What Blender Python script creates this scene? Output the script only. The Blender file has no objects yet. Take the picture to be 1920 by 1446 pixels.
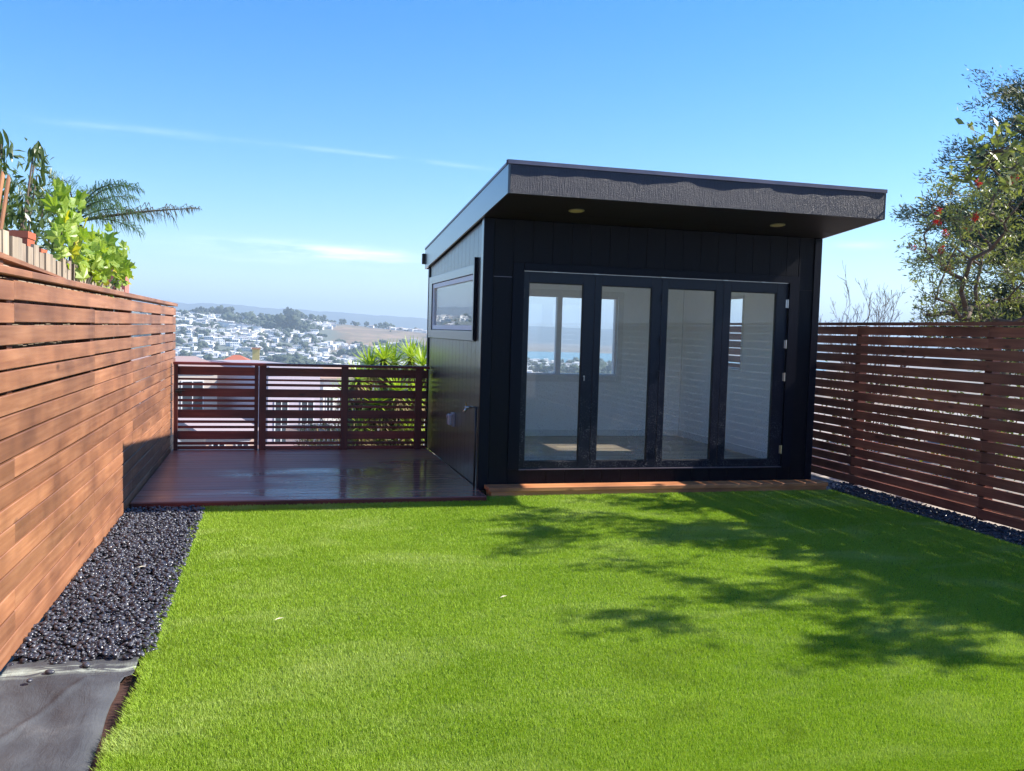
import bpy, math, random
import numpy as np
from mathutils import Vector, Matrix
R=math.radians; pi=math.pi
random.seed(7); rng=np.random.default_rng(7)
S=bpy.context.scene
COL=S.collection

# ------------------------------------------------------------------ camera
F=1696.5; YAW,PITCH,ROLL=0.2612188,0.0596686,0.0295415
f_=Vector((math.sin(YAW)*math.cos(PITCH),math.cos(YAW)*math.cos(PITCH),-math.sin(PITCH)))
r0=Vector((math.cos(YAW),-math.sin(YAW),0)); u0=r0.cross(f_)
r_=r0*math.cos(ROLL)+u0*math.sin(ROLL); u_=-r0*math.sin(ROLL)+u0*math.cos(ROLL)
cd=bpy.data.cameras.new('camera'); cam=bpy.data.objects.new('camera',cd); COL.objects.link(cam)
cd.sensor_width=36; cd.lens=F/1920*36; cd.clip_start=.05; cd.clip_end=60000
M=Matrix((( r_.x,u_.x,-f_.x,0),(r_.y,u_.y,-f_.y,0),(r_.z,u_.z,-f_.z,1.6),(0,0,0,1)))
cam.matrix_world=M; S.camera=cam

# ------------------------------------------------------------------ light
SUN=Vector((1,-.087,.80)).normalized()            # towards the sun
w=bpy.data.worlds.new('World'); S.world=w; w.use_nodes=True
nt=w.node_tree; nt.nodes.clear(); N=nt.nodes.new; L=nt.links.new
sky=N('ShaderNodeTexSky'); sky.sky_type='NISHITA'; sky.sun_disc=False
sky.sun_elevation=math.asin(SUN.z); sky.sun_rotation=math.atan2(SUN.x,SUN.y)
sky.altitude=60; sky.air_density=1.0; sky.dust_density=.25; sky.ozone_density=4.0
hs=N('ShaderNodeHueSaturation'); hs.inputs['Hue'].default_value=.506; hs.inputs['Saturation'].default_value=1.42; hs.inputs['Value'].default_value=1.0
L(sky.outputs[0],hs.inputs['Color'])
tc=N('ShaderNodeTexCoord'); sp=N('ShaderNodeSeparateXYZ'); L(tc.outputs['Generated'],sp.inputs[0])
def mth(op,a,b=None,c=None,clamp=False,nt=nt):
    n=nt.nodes.new('ShaderNodeMath'); n.operation=op; n.use_clamp=clamp
    for i,v in enumerate((a,b,c)):
        if v is None: continue
        if isinstance(v,(int,float)): n.inputs[i].default_value=v
        else: nt.links.new(v,n.inputs[i])
    return n.outputs[0]
az=mth('ARCTAN2',sp.outputs[0],sp.outputs[1]); el=sp.outputs[2]
cmb=N('ShaderNodeCombineXYZ'); L(mth('MULTIPLY',az,9.0),cmb.inputs[0]); L(mth('MULTIPLY',el,70.0),cmb.inputs[1])
nz=N('ShaderNodeTexNoise'); nz.inputs['Scale'].default_value=1.0; nz.inputs['Detail'].default_value=7; nz.inputs['Roughness'].default_value=.62; L(cmb.outputs[0],nz.inputs['Vector'])
def band(a0,e0,slope,curve,wid,azc,azw,amp):
    da=mth('SUBTRACT',az,a0)
    line=mth('ADD',e0,mth('ADD',mth('MULTIPLY',da,slope),mth('MULTIPLY',mth('MULTIPLY',da,da),curve)))
    d=mth('DIVIDE',mth('SUBTRACT',el,line),wid)
    g=mth('EXPONENT',mth('MULTIPLY',mth('MULTIPLY',d,d),-1.0))
    q=mth('DIVIDE',mth('SUBTRACT',az,azc),azw)
    h=mth('EXPONENT',mth('MULTIPLY',mth('MULTIPLY',q,q),-1.0))
    return mth('MULTIPLY',mth('MULTIPLY',g,h),amp)
nn=mth('MULTIPLY',mth('SUBTRACT',nz.outputs['Fac'],.40),3.4,clamp=True)
cl=None
for b in ((.0035,.1862,-.030,-.12,.0020,.12,.10,.26),(-.112,.187,.0,0,.004,-.13,.10,.12),
          (.0271,.0800,-.022,0,.0072,.05,.115,.95),(.06,.0735,-.02,0,.003,.09,.05,.55),
          (.0,.0665,-.03,0,.004,.0,.12,.18),(.6048,.0984,.0,0,.004,.62,.03,.22),(-.55,.12,.02,0,.02,-.5,.2,.5)):
    o=band(*b); cl=o if cl is None else mth('ADD',cl,o)
cl=mth('MULTIPLY',cl,nn,clamp=True)
mx=N('ShaderNodeMix'); mx.data_type='RGBA'; L(cl,mx.inputs['Factor']); L(hs.outputs[0],mx.inputs['A']); mx.inputs['B'].default_value=(9.5,10.2,11.2,1)
bg=N('ShaderNodeBackground'); bg.inputs['Strength'].default_value=.106; L(mx.outputs['Result'],bg.inputs['Color'])
wo=N('ShaderNodeOutputWorld'); L(bg.outputs[0],wo.inputs['Surface'])
sd=bpy.data.lights.new('sun','SUN'); sd.energy=4.9; sd.angle=R(.53); sd.color=(1,.93,.83)
so=bpy.data.objects.new('sun',sd); COL.objects.link(so); so.rotation_euler=SUN.to_track_quat('Z','Y').to_euler(); so.location=(20,0,20)
S.view_settings.view_transform='Standard'; S.view_settings.look='None'; S.view_settings.gamma=1; S.view_settings.use_curve_mapping=False
S.view_settings.exposure=1.2
S.cycles.max_bounces=12; S.cycles.transparent_max_bounces=24; S.cycles.volume_bounces=0; S.cycles.diffuse_bounces=10

# ------------------------------------------------------------------ helpers
def tag(o,label=None,cat=None,group=None,kind=None):
    if label: o['label']=label
    if cat: o['category']=cat
    if group: o['group']=group
    if kind: o['kind']=kind
    return o
def empty(name,loc=(0,0,0),rz=0,**k):
    o=bpy.data.objects.new(name,None); o.empty_display_size=.2; COL.objects.link(o); o.location=loc; o.rotation_euler=(0,0,rz); return tag(o,**k)
def link(name,me,parent=None,loc=None,rot=None):
    o=bpy.data.objects.new(name,me); COL.objects.link(o)
    if parent: o.parent=parent
    if loc is not None: o.location=loc
    if rot is not None: o.rotation_euler=rot
    return o
class MB:
    def __init__(s): s.v=[]; s.f=[]; s.m=[]
    def add(s,vs,fs,mi=0):
        n=len(s.v); s.v+=[tuple(p) for p in vs]; s.f+=[tuple(i+n for i in f) for f in fs]; s.m+=[mi]*len(fs); return s
    def hexa(s,p,mi=0):   # p: 4 bottom ccw, 4 top
        return s.add(p,[(3,2,1,0),(4,5,6,7),(0,1,5,4),(1,2,6,5),(2,3,7,6),(3,0,4,7)],mi)
    def box(s,x0,y0,z0,x1,y1,z1,mi=0):
        return s.hexa([(x0,y0,z0),(x1,y0,z0),(x1,y1,z0),(x0,y1,z0),(x0,y0,z1),(x1,y0,z1),(x1,y1,z1),(x0,y1,z1)],mi)
    def tube(s,a,b,ra,rb=None,n=8,mi=0,cap=True):
        a=Vector(a);b=Vector(b);rb=ra if rb is None else rb
        d=(b-a)
        if d.length<1e-6: return s
        d.normalize(); t=Vector((0,0,1)) if abs(d.z)<.9 else Vector((1,0,0)); x=d.cross(t).normalized(); y=d.cross(x)
        vs=[];
        for c,r in((a,ra),(b,rb)):
            for i in range(n):
                g=2*pi*i/n; vs.append(c+x*math.cos(g)*r+y*math.sin(g)*r)
        fs=[(i,(i+1)%n,n+(i+1)%n,n+i) for i in range(n)]
        if cap: fs+=[tuple(range(n))[::-1],tuple(range(n,2*n))]
        return s.add(vs,fs,mi)
    def path(s,pts,rs,n=8,mi=0):
        for i in range(len(pts)-1): s.tube(pts[i],pts[i+1],rs[i],rs[i+1],n,mi)
        return s
    def quad(s,a,b,c,d,mi=0): return s.add([a,b,c,d],[(0,1,2,3)],mi)
    def mesh(s,name,mats,smooth=False,bevel=0):
        me=bpy.data.meshes.new(name); me.from_pydata(s.v,[],s.f)
        for m in (mats if isinstance(mats,(list,tuple)) else [mats]): me.materials.append(m)
        if any(s.m): me.polygons.foreach_set('material_index',s.m)
        if smooth: me.polygons.foreach_set('use_smooth',[True]*len(s.f))
        me.update(); return me
    def build(s,name,mats,parent=None,smooth=False,bevel=0,loc=None,rot=None):
        o=link(name,s.mesh(name,mats,smooth),parent,loc,rot)
        if bevel:
            b=o.modifiers.new('bevel','BEVEL'); b.width=bevel; b.segments=2; b.limit_method='ANGLE'
        return o
def npmesh(name,V,Fc,mats,smooth=False,mi=None):
    V=np.asarray(V,dtype=np.float32).reshape(-1,3); Fc=np.asarray(Fc,dtype=np.int32); k=Fc.shape[1]
    me=bpy.data.meshes.new(name); me.vertices.add(len(V)); me.vertices.foreach_set('co',V.ravel())
    me.loops.add(Fc.size); me.loops.foreach_set('vertex_index',Fc.ravel())
    me.polygons.add(len(Fc)); me.polygons.foreach_set('loop_start',np.arange(0,Fc.size,k,dtype=np.int32))
    try: me.polygons.foreach_set('loop_total',np.full(len(Fc),k,dtype=np.int32))
    except Exception: pass
    if mi is not None: me.polygons.foreach_set('material_index',np.asarray(mi,dtype=np.int32))
    if smooth: me.polygons.foreach_set('use_smooth',np.ones(len(Fc),dtype=bool))
    for m in (mats if isinstance(mats,(list,tuple)) else [mats]): me.materials.append(m)
    me.update(calc_edges=True); me.validate(); return me

# ------------------------------------------------------------------ materials
class NT:
    def __init__(s,name):
        s.mat=bpy.data.materials.new(name); s.mat.use_nodes=True; s.t=s.mat.node_tree; s.n=s.t.nodes; s.n.clear()
        s.out=s.n.new('ShaderNodeOutputMaterial')
    def new(s,t,**k):
        n=s.n.new(t)
        for a,b in k.items(): setattr(n,a,b)
        return n
    def l(s,a,b): s.t.links.new(a,b)
    def set(s,n,**k):
        for a,b in k.items():
            a=a.replace('_',' ')
            if isinstance(b,bpy.types.NodeSocket): s.l(b,n.inputs[a])
            else: n.inputs[a].default_value=b
        return n
    def math(s,op,a,b=None,c=None,clamp=False): return mth(op,a,b,c,clamp,s.t)
    def coords(s,kind='Object',scale=(1,1,1),rand=0):
        tc=s.new('ShaderNodeTexCoord'); v=tc.outputs[kind]
        if rand:
            oi=s.new('ShaderNodeObjectInfo'); c=s.new('ShaderNodeCombineXYZ')
            s.l(s.math('MULTIPLY',oi.outputs['Random'],rand),c.inputs[0]); s.l(s.math('MULTIPLY',oi.outputs['Random'],rand*1.7),c.inputs[1]); s.l(s.math('MULTIPLY',oi.outputs['Random'],rand*.6),c.inputs[2])
            a=s.new('ShaderNodeVectorMath',operation='ADD'); s.l(v,a.inputs[0]); s.l(c.outputs[0],a.inputs[1]); v=a.outputs[0]
        m=s.new('ShaderNodeMapping'); m.inputs['Scale'].default_value=scale; s.l(v,m.inputs['Vector']); return m.outputs[0]
    def noise(s,vec,scale,detail=4,rough=.55,dist=0):
        n=s.new('ShaderNodeTexNoise'); s.l(vec,n.inputs['Vector']); n.inputs['Scale'].default_value=scale; n.inputs['Detail'].default_value=detail; n.inputs['Roughness'].default_value=rough; n.inputs['Distortion'].default_value=dist; return n.outputs['Fac']
    def ramp(s,fac,stops):
        n=s.new('ShaderNodeValToRGB'); s.l(fac,n.inputs[0]); e=n.color_ramp.elements
        while len(e)<len(stops): e.new(.5)
        for i,(p,c) in enumerate(stops): e[i].position=p; e[i].color=(*c,1) if len(c)==3 else c
        return n.outputs[0]
    def mix(s,fac,a,b,mode='MIX'):
        n=s.new('ShaderNodeMix',data_type='RGBA',blend_type=mode)
        for k,v in (('Factor',fac),('A',a),('B',b)):
            if isinstance(v,bpy.types.NodeSocket): s.l(v,n.inputs[k])
            else: n.inputs[k].default_value=(v if k=='Factor' else (*v,1))
        return n.outputs['Result']
    def bump(s,h,strength=.3,dist=.01):
        n=s.new('ShaderNodeBump'); n.inputs['Strength'].default_value=strength; n.inputs['Distance'].default_value=dist; s.l(h,n.inputs['Height']); return n.outputs[0]
    def bsdf(s,color,rough=.6,normal=None,**k):
        b=s.new('ShaderNodeBsdfPrincipled')
        for n_,v in (('Base Color',color),('Roughness',rough)):
            if isinstance(v,bpy.types.NodeSocket): s.l(v,b.inputs[n_])
            else: b.inputs[n_].default_value=(*v,1) if n_=='Base Color' else v
        if normal: s.l(normal,b.inputs['Normal'])
        s.set(b,**k); return b
    def done(s,sh): s.l(sh.outputs[0],s.out.inputs['Surface']); return s.mat

def mwood(name,c1,c2,c3,axis=0,rough=.6,coat=0,knots=True,big=1.6,rand=9.0,bump=.25,var=.35):
    t=NT(name); sc=[38,38,38]; sc[axis]=1.6
    v=t.coords('Object',tuple(sc),rand); g=t.noise(v,1.0,6,.62,.25)
    sc2=[9,9,9]; sc2[axis]=.9
    g2=t.noise(t.coords('Object',tuple(sc2),rand),1.0,3,.5,.6)
    v3=t.coords('Object',(1,1,1),rand); pat=t.noise(v3,big,3,.55)
    c=t.ramp(g,[(.25,c1),(.5,c2),(.78,c3)])
    c=t.mix(t.math('MULTIPLY',t.math('SUBTRACT',g2,.35),1.6,clamp=True),c,c1)
    dk=t.ramp(pat,[(.32,(.56,.52,.54)),(.60,(1.12,1.08,1.02))])
    c=t.mix(1.0,c,dk,'MULTIPLY')
    oi=t.new('ShaderNodeObjectInfo'); rr=t.ramp(oi.outputs['Random'],[(0,(1-var,1-var,1-var)),(1,(1+var*.5,1+var*.42,1+var*.35))])
    c=t.mix(1.0,c,rr,'MULTIPLY')
    h=g
    if knots:
        vo=t.new('ShaderNodeTexVoronoi'); sk=[5.5,5.5,5.5]; sk[axis]=2.2; t.l(t.coords('Object',tuple(sk),rand),vo.inputs['Vector']); vo.inputs['Scale'].default_value=1
        k=t.math('LESS_THAN',vo.outputs['Distance'],.075); k2=t.ramp(vo.outputs['Distance'],[(.03,(1,1,1)),(.13,(0,0,0))])
        c=t.mix(t.math('MULTIPLY',k2,.75),c,tuple(x*.25 for x in c1))
    b=t.bsdf(c,t.math('ADD',rough-.1,t.math('MULTIPLY',g2,.25)),t.bump(h,bump,.003),Coat_Weight=coat,Coat_Roughness=.12)
    return t.done(b)
W_left=mwood('redwood stained fence',(.21,.087,.044),(.32,.148,.077),(.43,.22,.125),1,.5,var=.24)
W_leftz=mwood('redwood stained post',(.17,.05,.022),(.27,.09,.04),(.36,.14,.06),2,.55)
W_right=mwood('dark stained fence',(.23,.066,.04),(.38,.125,.072),(.49,.19,.11),1,.5,var=.25)
W_rightz=mwood('dark stained post',(.12,.034,.02),(.20,.06,.034),(.27,.085,.05),2,.5)
W_rail=mwood('mahogany stained rail',(.13,.018,.016),(.23,.038,.028),(.32,.065,.042),0,.42,var=.25)
W_railz=mwood('mahogany stained post',(.10,.018,.016),(.17,.032,.024),(.24,.05,.034),2,.45)
W_step=mwood('fresh redwood step',(.46,.17,.07),(.64,.27,.115),(.74,.38,.18),0,.5,var=.1,knots=True)
W_grey=mwood('weathered grey picket',(.24,.20,.15),(.38,.33,.26),(.55,.49,.40),2,.85,knots=False,var=.35)
W_lat=mwood('lattice wood',(.3,.13,.06),(.42,.2,.1),(.5,.27,.14),2,.7,knots=False)
W_ifloor=mwood('grey oak flooring',(.20,.17,.13),(.30,.26,.20),(.40,.35,.27),0,.35,knots=False,var=.3)

def deck_mat():
    t=NT('wet stained decking'); v=t.coords('Object',(1.3,34,34),9); g=t.noise(v,1,6,.6,.2)
    c=t.ramp(g,[(.25,(.22,.075,.055)),(.5,(.35,.13,.09)),(.8,(.46,.20,.135))])
    oi=t.new('ShaderNodeObjectInfo'); c=t.mix(1.0,c,t.ramp(oi.outputs['Random'],[(0,(.75,.75,.78)),(1,(1.15,1.1,1.05))]),'MULTIPLY')
    gm=t.new('ShaderNodeNewGeometry'); mp=t.new('ShaderNodeMapping'); mp.inputs['Scale'].default_value=(.55,1.1,1); t.l(gm.outputs['Position'],mp.inputs['Vector'])
    sx=t.new('ShaderNodeSeparateXYZ'); t.l(gm.outputs['Position'],sx.inputs[0])
    wet=t.noise(mp.outputs[0],1.0,4,.6)
    # puddle dries towards the fence on the left and the gate at the rear
    wet=t.math('ADD',wet,t.math('MULTIPLY',t.math('SUBTRACT',sx.outputs[0],.3),.13))
    wet=t.math('SUBTRACT',wet,t.math('MULTIPLY',t.math('SUBTRACT',sx.outputs[1],9.9,clamp=True),.35))
    wm=t.ramp(wet,[(.42,(0,0,0)),(.60,(1,1,1))])
    c=t.mix(t.math('MULTIPLY',wm,.35),c,(.12,.05,.045))
    r=t.math('SUBTRACT',.44,t.math('MULTIPLY',wm,.28))
    h=t.math('MULTIPLY',g,t.math('SUBTRACT',1.15,wm))
    return t.done(t.bsdf(c,r,t.bump(h,.22,.003),Coat_Weight=t.math('ADD',.35,t.math('MULTIPLY',wm,.6)),Coat_Roughness=t.math('SUBTRACT',.27,t.math('MULTIPLY',wm,.15))))
M_deck=deck_mat()
def mblack(name,base,rough,axis=2,bstr=.5,scale=(70,70,5),spk=False,dist=.004,coat=0,spec=.5):
    t=NT(name); g=t.noise(t.coords('Object',scale,5),1,5,.65); f=t.noise(t.coords('Object',(1,1,1),5),160,3,.6)
    c=t.mix(g,tuple(x*.7 for x in base),tuple(x*1.35 for x in base))
    if spk:
        vo=t.new('ShaderNodeTexVoronoi'); t.l(t.coords('Object',(1,1,1),5),vo.inputs['Vector']); vo.inputs['Scale'].default_value=75
        gate=t.noise(t.coords('Object',(1,1,1),5),7,2); 
        m=t.math('MULTIPLY',t.ramp(vo.outputs['Distance'],[(.16,(1,1,1)),(.40,(0,0,0))]),t.ramp(gate,[(.35,(0,0,0)),(.6,(1,1,1))]))
        sx=t.new('ShaderNodeSeparateXYZ'); gm=t.new('ShaderNodeNewGeometry'); t.l(gm.outputs['Position'],sx.inputs[0]); m=t.math('MULTIPLY',m,t.math('SUBTRACT',1.45,sx.outputs[2],clamp=True)); c=t.mix(t.math('MULTIPLY',m,.26),c,(.5,.52,.55))  # droplets fade with height, imitating where the sun picks them out
    h=t.math('ADD',t.math('MULTIPLY',g,.8),t.math('MULTIPLY',f,.5))
    if spk: h=t.math('ADD',h,t.math('MULTIPLY',t.math('MULTIPLY',vo.outputs['Distance'],m),3.0))
    return t.done(t.bsdf(c,rough,t.bump(h,bstr,dist),Coat_Weight=coat,Coat_Roughness=.22,Specular_IOR_Level=spec))
B_side=mblack('black stained siding',(.004,.004,.009),.48,bstr=.7,scale=(90,90,7),spec=.16)
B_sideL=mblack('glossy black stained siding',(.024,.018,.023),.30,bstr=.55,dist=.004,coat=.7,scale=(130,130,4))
B_trim=mblack('black painted trim',(.003,.004,.012),.48,bstr=.5,scale=(45,45,12),spec=.16)
B_fascia=mblack('rough black fascia',(.018,.022,.044),.42,bstr=1.0,scale=(120,120,12),dist=.011)
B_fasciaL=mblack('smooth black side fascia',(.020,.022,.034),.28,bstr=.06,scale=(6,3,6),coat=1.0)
B_door=mblack('black door frame with dried droplets',(.003,.005,.017),.35,bstr=.6,scale=(20,20,8),spk=True,dist=.005,spec=.35)
B_soffit=mblack('black soffit',(.005,.004,.007),.6,bstr=.4,scale=(5,60,60))
def plain(name,col,rough=.6,bs=0,sc=30,metal=0,var=.0,**k):
    t=NT(name); v=t.coords('Object'); n=t.noise(v,sc,4,.6)
    c=t.mix(n,tuple(x*(.85) for x in col),tuple(min(1,x*1.12) for x in col))
    if var:
        oi=t.new('ShaderNodeObjectInfo'); c=t.mix(1.0,c,t.ramp(oi.outputs['Random'],[(0,(1-var,)*3),(1,(1+var,)*3)]),'MULTIPLY')
    return t.done(t.bsdf(c,rough,t.bump(n,bs,.004) if bs else None,Metallic=metal,**k))
P_white=plain('interior white paint',(.90,.90,.885),.7,.05,60)
P_base=plain('white baseboard paint',(.75,.74,.72),.5)
P_vinyl=plain('white vinyl',(.78,.77,.80),.4)
P_grey=plain('grey outlet plastic',(.30,.28,.33),.3,.0)
P_clear=plain('cloudy plastic cover',(.42,.40,.46),.15)
P_metal=plain('brushed steel',(.55,.55,.56),.28,.05,200,1.0)
P_dmetal=plain('dark metal flashing',(.17,.15,.19),.4,.1,40,.3)
P_brass=plain('brass tap',(.35,.24,.12),.3,0,50,.9)
P_lamp=plain('cream lamp lens',(.62,.55,.30),.4)
P_lamprim=plain('lamp trim ring',(.30,.27,.18),.4)
P_hose=plain('black rubber',(.015,.015,.016),.45,.1)
P_terra=plain('red terracotta',(.42,.11,.055),.75,.2,35,var=.15)
P_terrapink=plain('pinkish red plaster',(.50,.17,.13),.8,.2,20)
P_soil=plain('dark red earth',(.07,.03,.02),.95,.8,25)
P_under=plain('turf backing',(.09,.15,.015),.95,.5,60)
P_pebunder=plain('gravel bed',(.008,.008,.01),.8,.5,60)
def glass(name,dirt=.03,spots=.3,tint=(1,1,1)):
    t=NT(name); gm=t.new('ShaderNodeNewGeometry'); d=t.new('ShaderNodeVectorMath',operation='DOT_PRODUCT')
    t.l(gm.outputs['Normal'],d.inputs[0]); t.l(gm.outputs['Incoming'],d.inputs[1])
    c=t.math('ABSOLUTE',d.outputs['Value']); k=t.math('POWER',t.math('SUBTRACT',1.0,c,clamp=True),5.0)
    fr=t.math('ADD',.026,t.math('MULTIPLY',k,.97))
    tr=t.new('ShaderNodeBsdfTransparent'); tr.inputs[0].default_value=(*tint,1); gl=t.new('ShaderNodeBsdfGlossy'); gl.inputs['Roughness'].default_value=.004
    m=t.new('ShaderNodeMixShader'); t.l(fr,m.inputs[0]); t.l(tr.outputs[0],m.inputs[1]); t.l(gl.outputs[0],m.inputs[2])
    di=t.new('ShaderNodeBsdfDiffuse'); di.inputs[0].default_value=(.85,.87,.90,1)
    v=t.coords('Object'); big=t.noise(t.coords('Object',(3,1,1.1),4),1.0,4,.6)
    vo=t.new('ShaderNodeTexVoronoi'); t.l(t.coords('Object',(1,1,.8)),vo.inputs['Vector']); vo.inputs['Scale'].default_value=52
    sx=t.new('ShaderNodeSeparateXYZ'); t.l(t.new('ShaderNodeTexCoord').outputs['Object'],sx.inputs[0])
    low=t.math('SUBTRACT',1.0,t.math('MULTIPLY',sx.outputs[2],.75),clamp=True)      # water spots thin out upwards; mask stands in for the low sunlit patch
    sp_=t.math('MULTIPLY',t.ramp(vo.outputs['Distance'],[(.16,(1,1,1)),(.42,(0,0,0))]),t.math('MULTIPLY',t.ramp(big,[(.36,(0,0,0)),(.62,(1,1,1))]),low))
    fac=t.math('ADD',t.math('MULTIPLY',big,dirt*2),t.math('MULTIPLY',sp_,spots)); t.l(t.bump(t.math('MULTIPLY',vo.outputs['Distance'],1.0),.6,.012),di.inputs['Normal'])
    m2=t.new('ShaderNodeMixShader'); t.l(fac,m2.inputs[0]); t.l(m.outputs[0],m2.inputs[1]); t.l(di.outputs[0],m2.inputs[2])
    return t.done(m2)
G_door=glass('door glass with water spots',.03,.26,(.99,.998,.998)); G_win=glass('window glass',.004,0,(.99,.998,.998))

def mleaf(name,c1,c2,rough=.45,trans=.35,scale=4,tc_=None):
    t=NT(name); gm=t.new('ShaderNodeNewGeometry'); n=t.noise(gm.outputs['Position'],scale,3,.6); n2=t.noise(gm.outputs['Position'],scale*14,2,.6)
    f=t.math('ADD',t.math('MULTIPLY',n,.5),t.math('MULTIPLY',n2,.5)); c=t.ramp(f,[(.35,c1),(.65,c2)])
    b=t.bsdf(c,rough); tr=t.new('ShaderNodeBsdfTranslucent')
    t.l(t.mix(1.0,c,tc_ or (1.5,1.6,.6),'MULTIPLY'),tr.inputs[0])
    m=t.new('ShaderNodeMixShader'); m.inputs[0].default_value=trans; t.l(b.outputs[0],m.inputs[1]); t.l(tr.outputs[0],m.inputs[2]); return t.done(m)
L_turf=mleaf('turf blades',(.085,.165,.012),(.165,.27,.028),.5,.30,2.2,(1.3,1.4,.5))
def turfmat():
    t=NT('turf blades'); gm=t.new('ShaderNodeNewGeometry'); P=gm.outputs['Position']
    big=t.noise(P,.9,4,.6); mp=t.new('ShaderNodeMapping'); mp.inputs['Scale'].default_value=(.9,1.9,1); t.l(P,mp.inputs['Vector'])
    sw=t.noise(mp.outputs[0],1.0,5,.65,.5); fine=t.noise(P,170,1,.5)
    f=t.math('ADD',t.math('MULTIPLY',fine,.75),t.math('MULTIPLY',big,.25))
    c=t.ramp(f,[(.34,(.16,.29,.014)),(.5,(.29,.44,.035)),(.66,(.45,.57,.12))])
    c=t.mix(t.ramp(sw,[(.50,(0,0,0)),(.72,(.65,.65,.65))]),c,(.50,.58,.22))
    c=t.mix(t.ramp(sw,[(.26,(.6,.6,.6)),(.42,(0,0,0))]),c,(.17,.26,.018))
    b=t.bsdf(c,.6); b.inputs['Specular IOR Level'].default_value=.2
    tr=t.new('ShaderNodeBsdfTranslucent'); t.l(t.mix(1.0,c,(1.25,1.3,.5),'MULTIPLY'),tr.inputs[0])
    m=t.new('ShaderNodeMixShader'); m.inputs[0].default_value=.3; t.l(b.outputs[0],m.inputs[1]); t.l(tr.outputs[0],m.inputs[2]); return t.done(m)
L_turf=turfmat()
L_grape=mleaf('grape leaves',(.14,.27,.03),(.42,.50,.09),.4,.4,9,(1.3,1.35,.45))
L_yellow=mleaf('yellowing leaf',(.45,.42,.03),(.55,.48,.05),.5,.45)
L_dark=mleaf('dark long leaves',(.045,.075,.02),(.10,.14,.035),.35,.3)
L_palm=mleaf('palm leaflets',(.05,.10,.035),(.12,.19,.07),.4,.25)
L_palmdry=mleaf('dry palm leaflets',(.10,.09,.05),(.2,.18,.1),.6,.2,6,(1.1,1.05,.7))
L_yucca=mleaf('yucca blades',(.22,.36,.04),(.52,.62,.10),.35,.35,5,(1.25,1.3,.5))
L_yuccadry=mleaf('dry yucca skirt',(.14,.10,.045),(.32,.25,.13),.8,.1,5,(1.1,1,.7))
L_bottle=mleaf('olive bottlebrush leaves',(.10,.13,.035),(.30,.32,.11),.42,.28,3)
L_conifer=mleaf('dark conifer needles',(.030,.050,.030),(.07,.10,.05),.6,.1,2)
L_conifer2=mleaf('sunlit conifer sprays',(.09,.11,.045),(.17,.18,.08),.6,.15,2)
L_red=mleaf('red flower bristles',(.55,.02,.02),(.75,.05,.05),.6,.3,8,(1.2,.6,.6))
L_shrub=mleaf('hedge leaves',(.05,.085,.025),(.14,.18,.05),.5,.3,3)
P_bark=plain('grey brown bark',(.13,.095,.07),.9,.8,14)
P_twig=plain('bare twigs',(.17,.13,.11),.9,.3,20)
P_barkd=plain('dark palm stem',(.05,.042,.03),.9,.8,20)

# ------------------------------------------------------------------ terrain, water, haze
def sst(a,b,x): t=np.clip((x-a)/(b-a),0,1); return t*t*(3-2*t)
PX=[12.6,14,17,40,110,300,600,1000,1e5]; PZ=[-.12,-1.1,-2.2,-7,-14,-36,-55,-60,-60]
AZ=[-90,-60,-30,-12,-5.5,-1.6,1.7,4,6.3,9.4,12,13.5,18,21,25,30,40,90]; AH=[20,40,45,30,19,14,9,5,-1,-7,-22,-58,-60,-60,-60,-60,-60,-60]
MH=[150,240,250,230,178,165,140,130,115,92,80,78,70,64,58,60,70,100]
def hnoise(x,y,s,seed=0):
    return (np.sin(x/s*1.3+seed)*np.cos(y/s*.9+seed*2)+.5*np.sin(x/s*2.7+1.3+seed)*np.sin(y/s*2.3+.4)+.25*np.sin(x/s*5.9+y/s*4.1+seed))/1.75
def H(x,y):
    x=np.asarray(x,float); y=np.asarray(y,float)
    d=np.hypot(x,y); az=np.degrees(np.arctan2(x,y))
    z=np.interp(y,PX,PZ)
    hr=np.interp(az,AZ,AH)
    k=sst(1280,2150,d)*(1-sst(2300,3300,d)*.6)*(y>0)
    z=z+(hr+60)*k*np.where(y>300,1,0)+hnoise(x,y,140)*4*k
    mh=np.interp(az,AZ,MH)
    k2=sst(5400,6900,d)*(y>0); ridge=1+.10*hnoise(az*60,az*13,55,2)+.04*hnoise(az*60,az*13,17,1)
    z=z+(mh*.62*ridge+60)*k2
    k3=sst(1900,2100,d)*(1-sst(2950,3150,d))*sst(12.5,14,az)*(1-sst(32,36,az)); z=z-7*k3
    return z
azs=np.concatenate([np.arange(-180,-36,3),np.arange(-36,52,.35),np.arange(52,180,3)]); rad=np.concatenate([[0,4,8,11.5,12.6,13.2,14,15,17,20,25,32,40,55,75,110,150,200,300,450,600,800,1000,1150],np.arange(1280,3400,55),[3600,4000,4600,5000,5300],np.arange(5400,7200,130),[8000,10000,14000]])
A,Rr=np.meshgrid(np.radians(azs),rad); X=Rr*np.sin(A); Y=Rr*np.cos(A)
near=(Rr<60); Z=H(X,Y)
na=len(azs); nr=len(rad); V=np.stack([X,Y,Z],-1).reshape(-1,3)
ii=np.arange(nr-1)[:,None]*na; jj=np.arange(na)[None,:]; j2=(jj+1)%na
Fq=np.stack([ii+jj,ii+j2,ii+na+j2,ii+na+jj],-1).reshape(-1,4)[:, ::-1]
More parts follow.
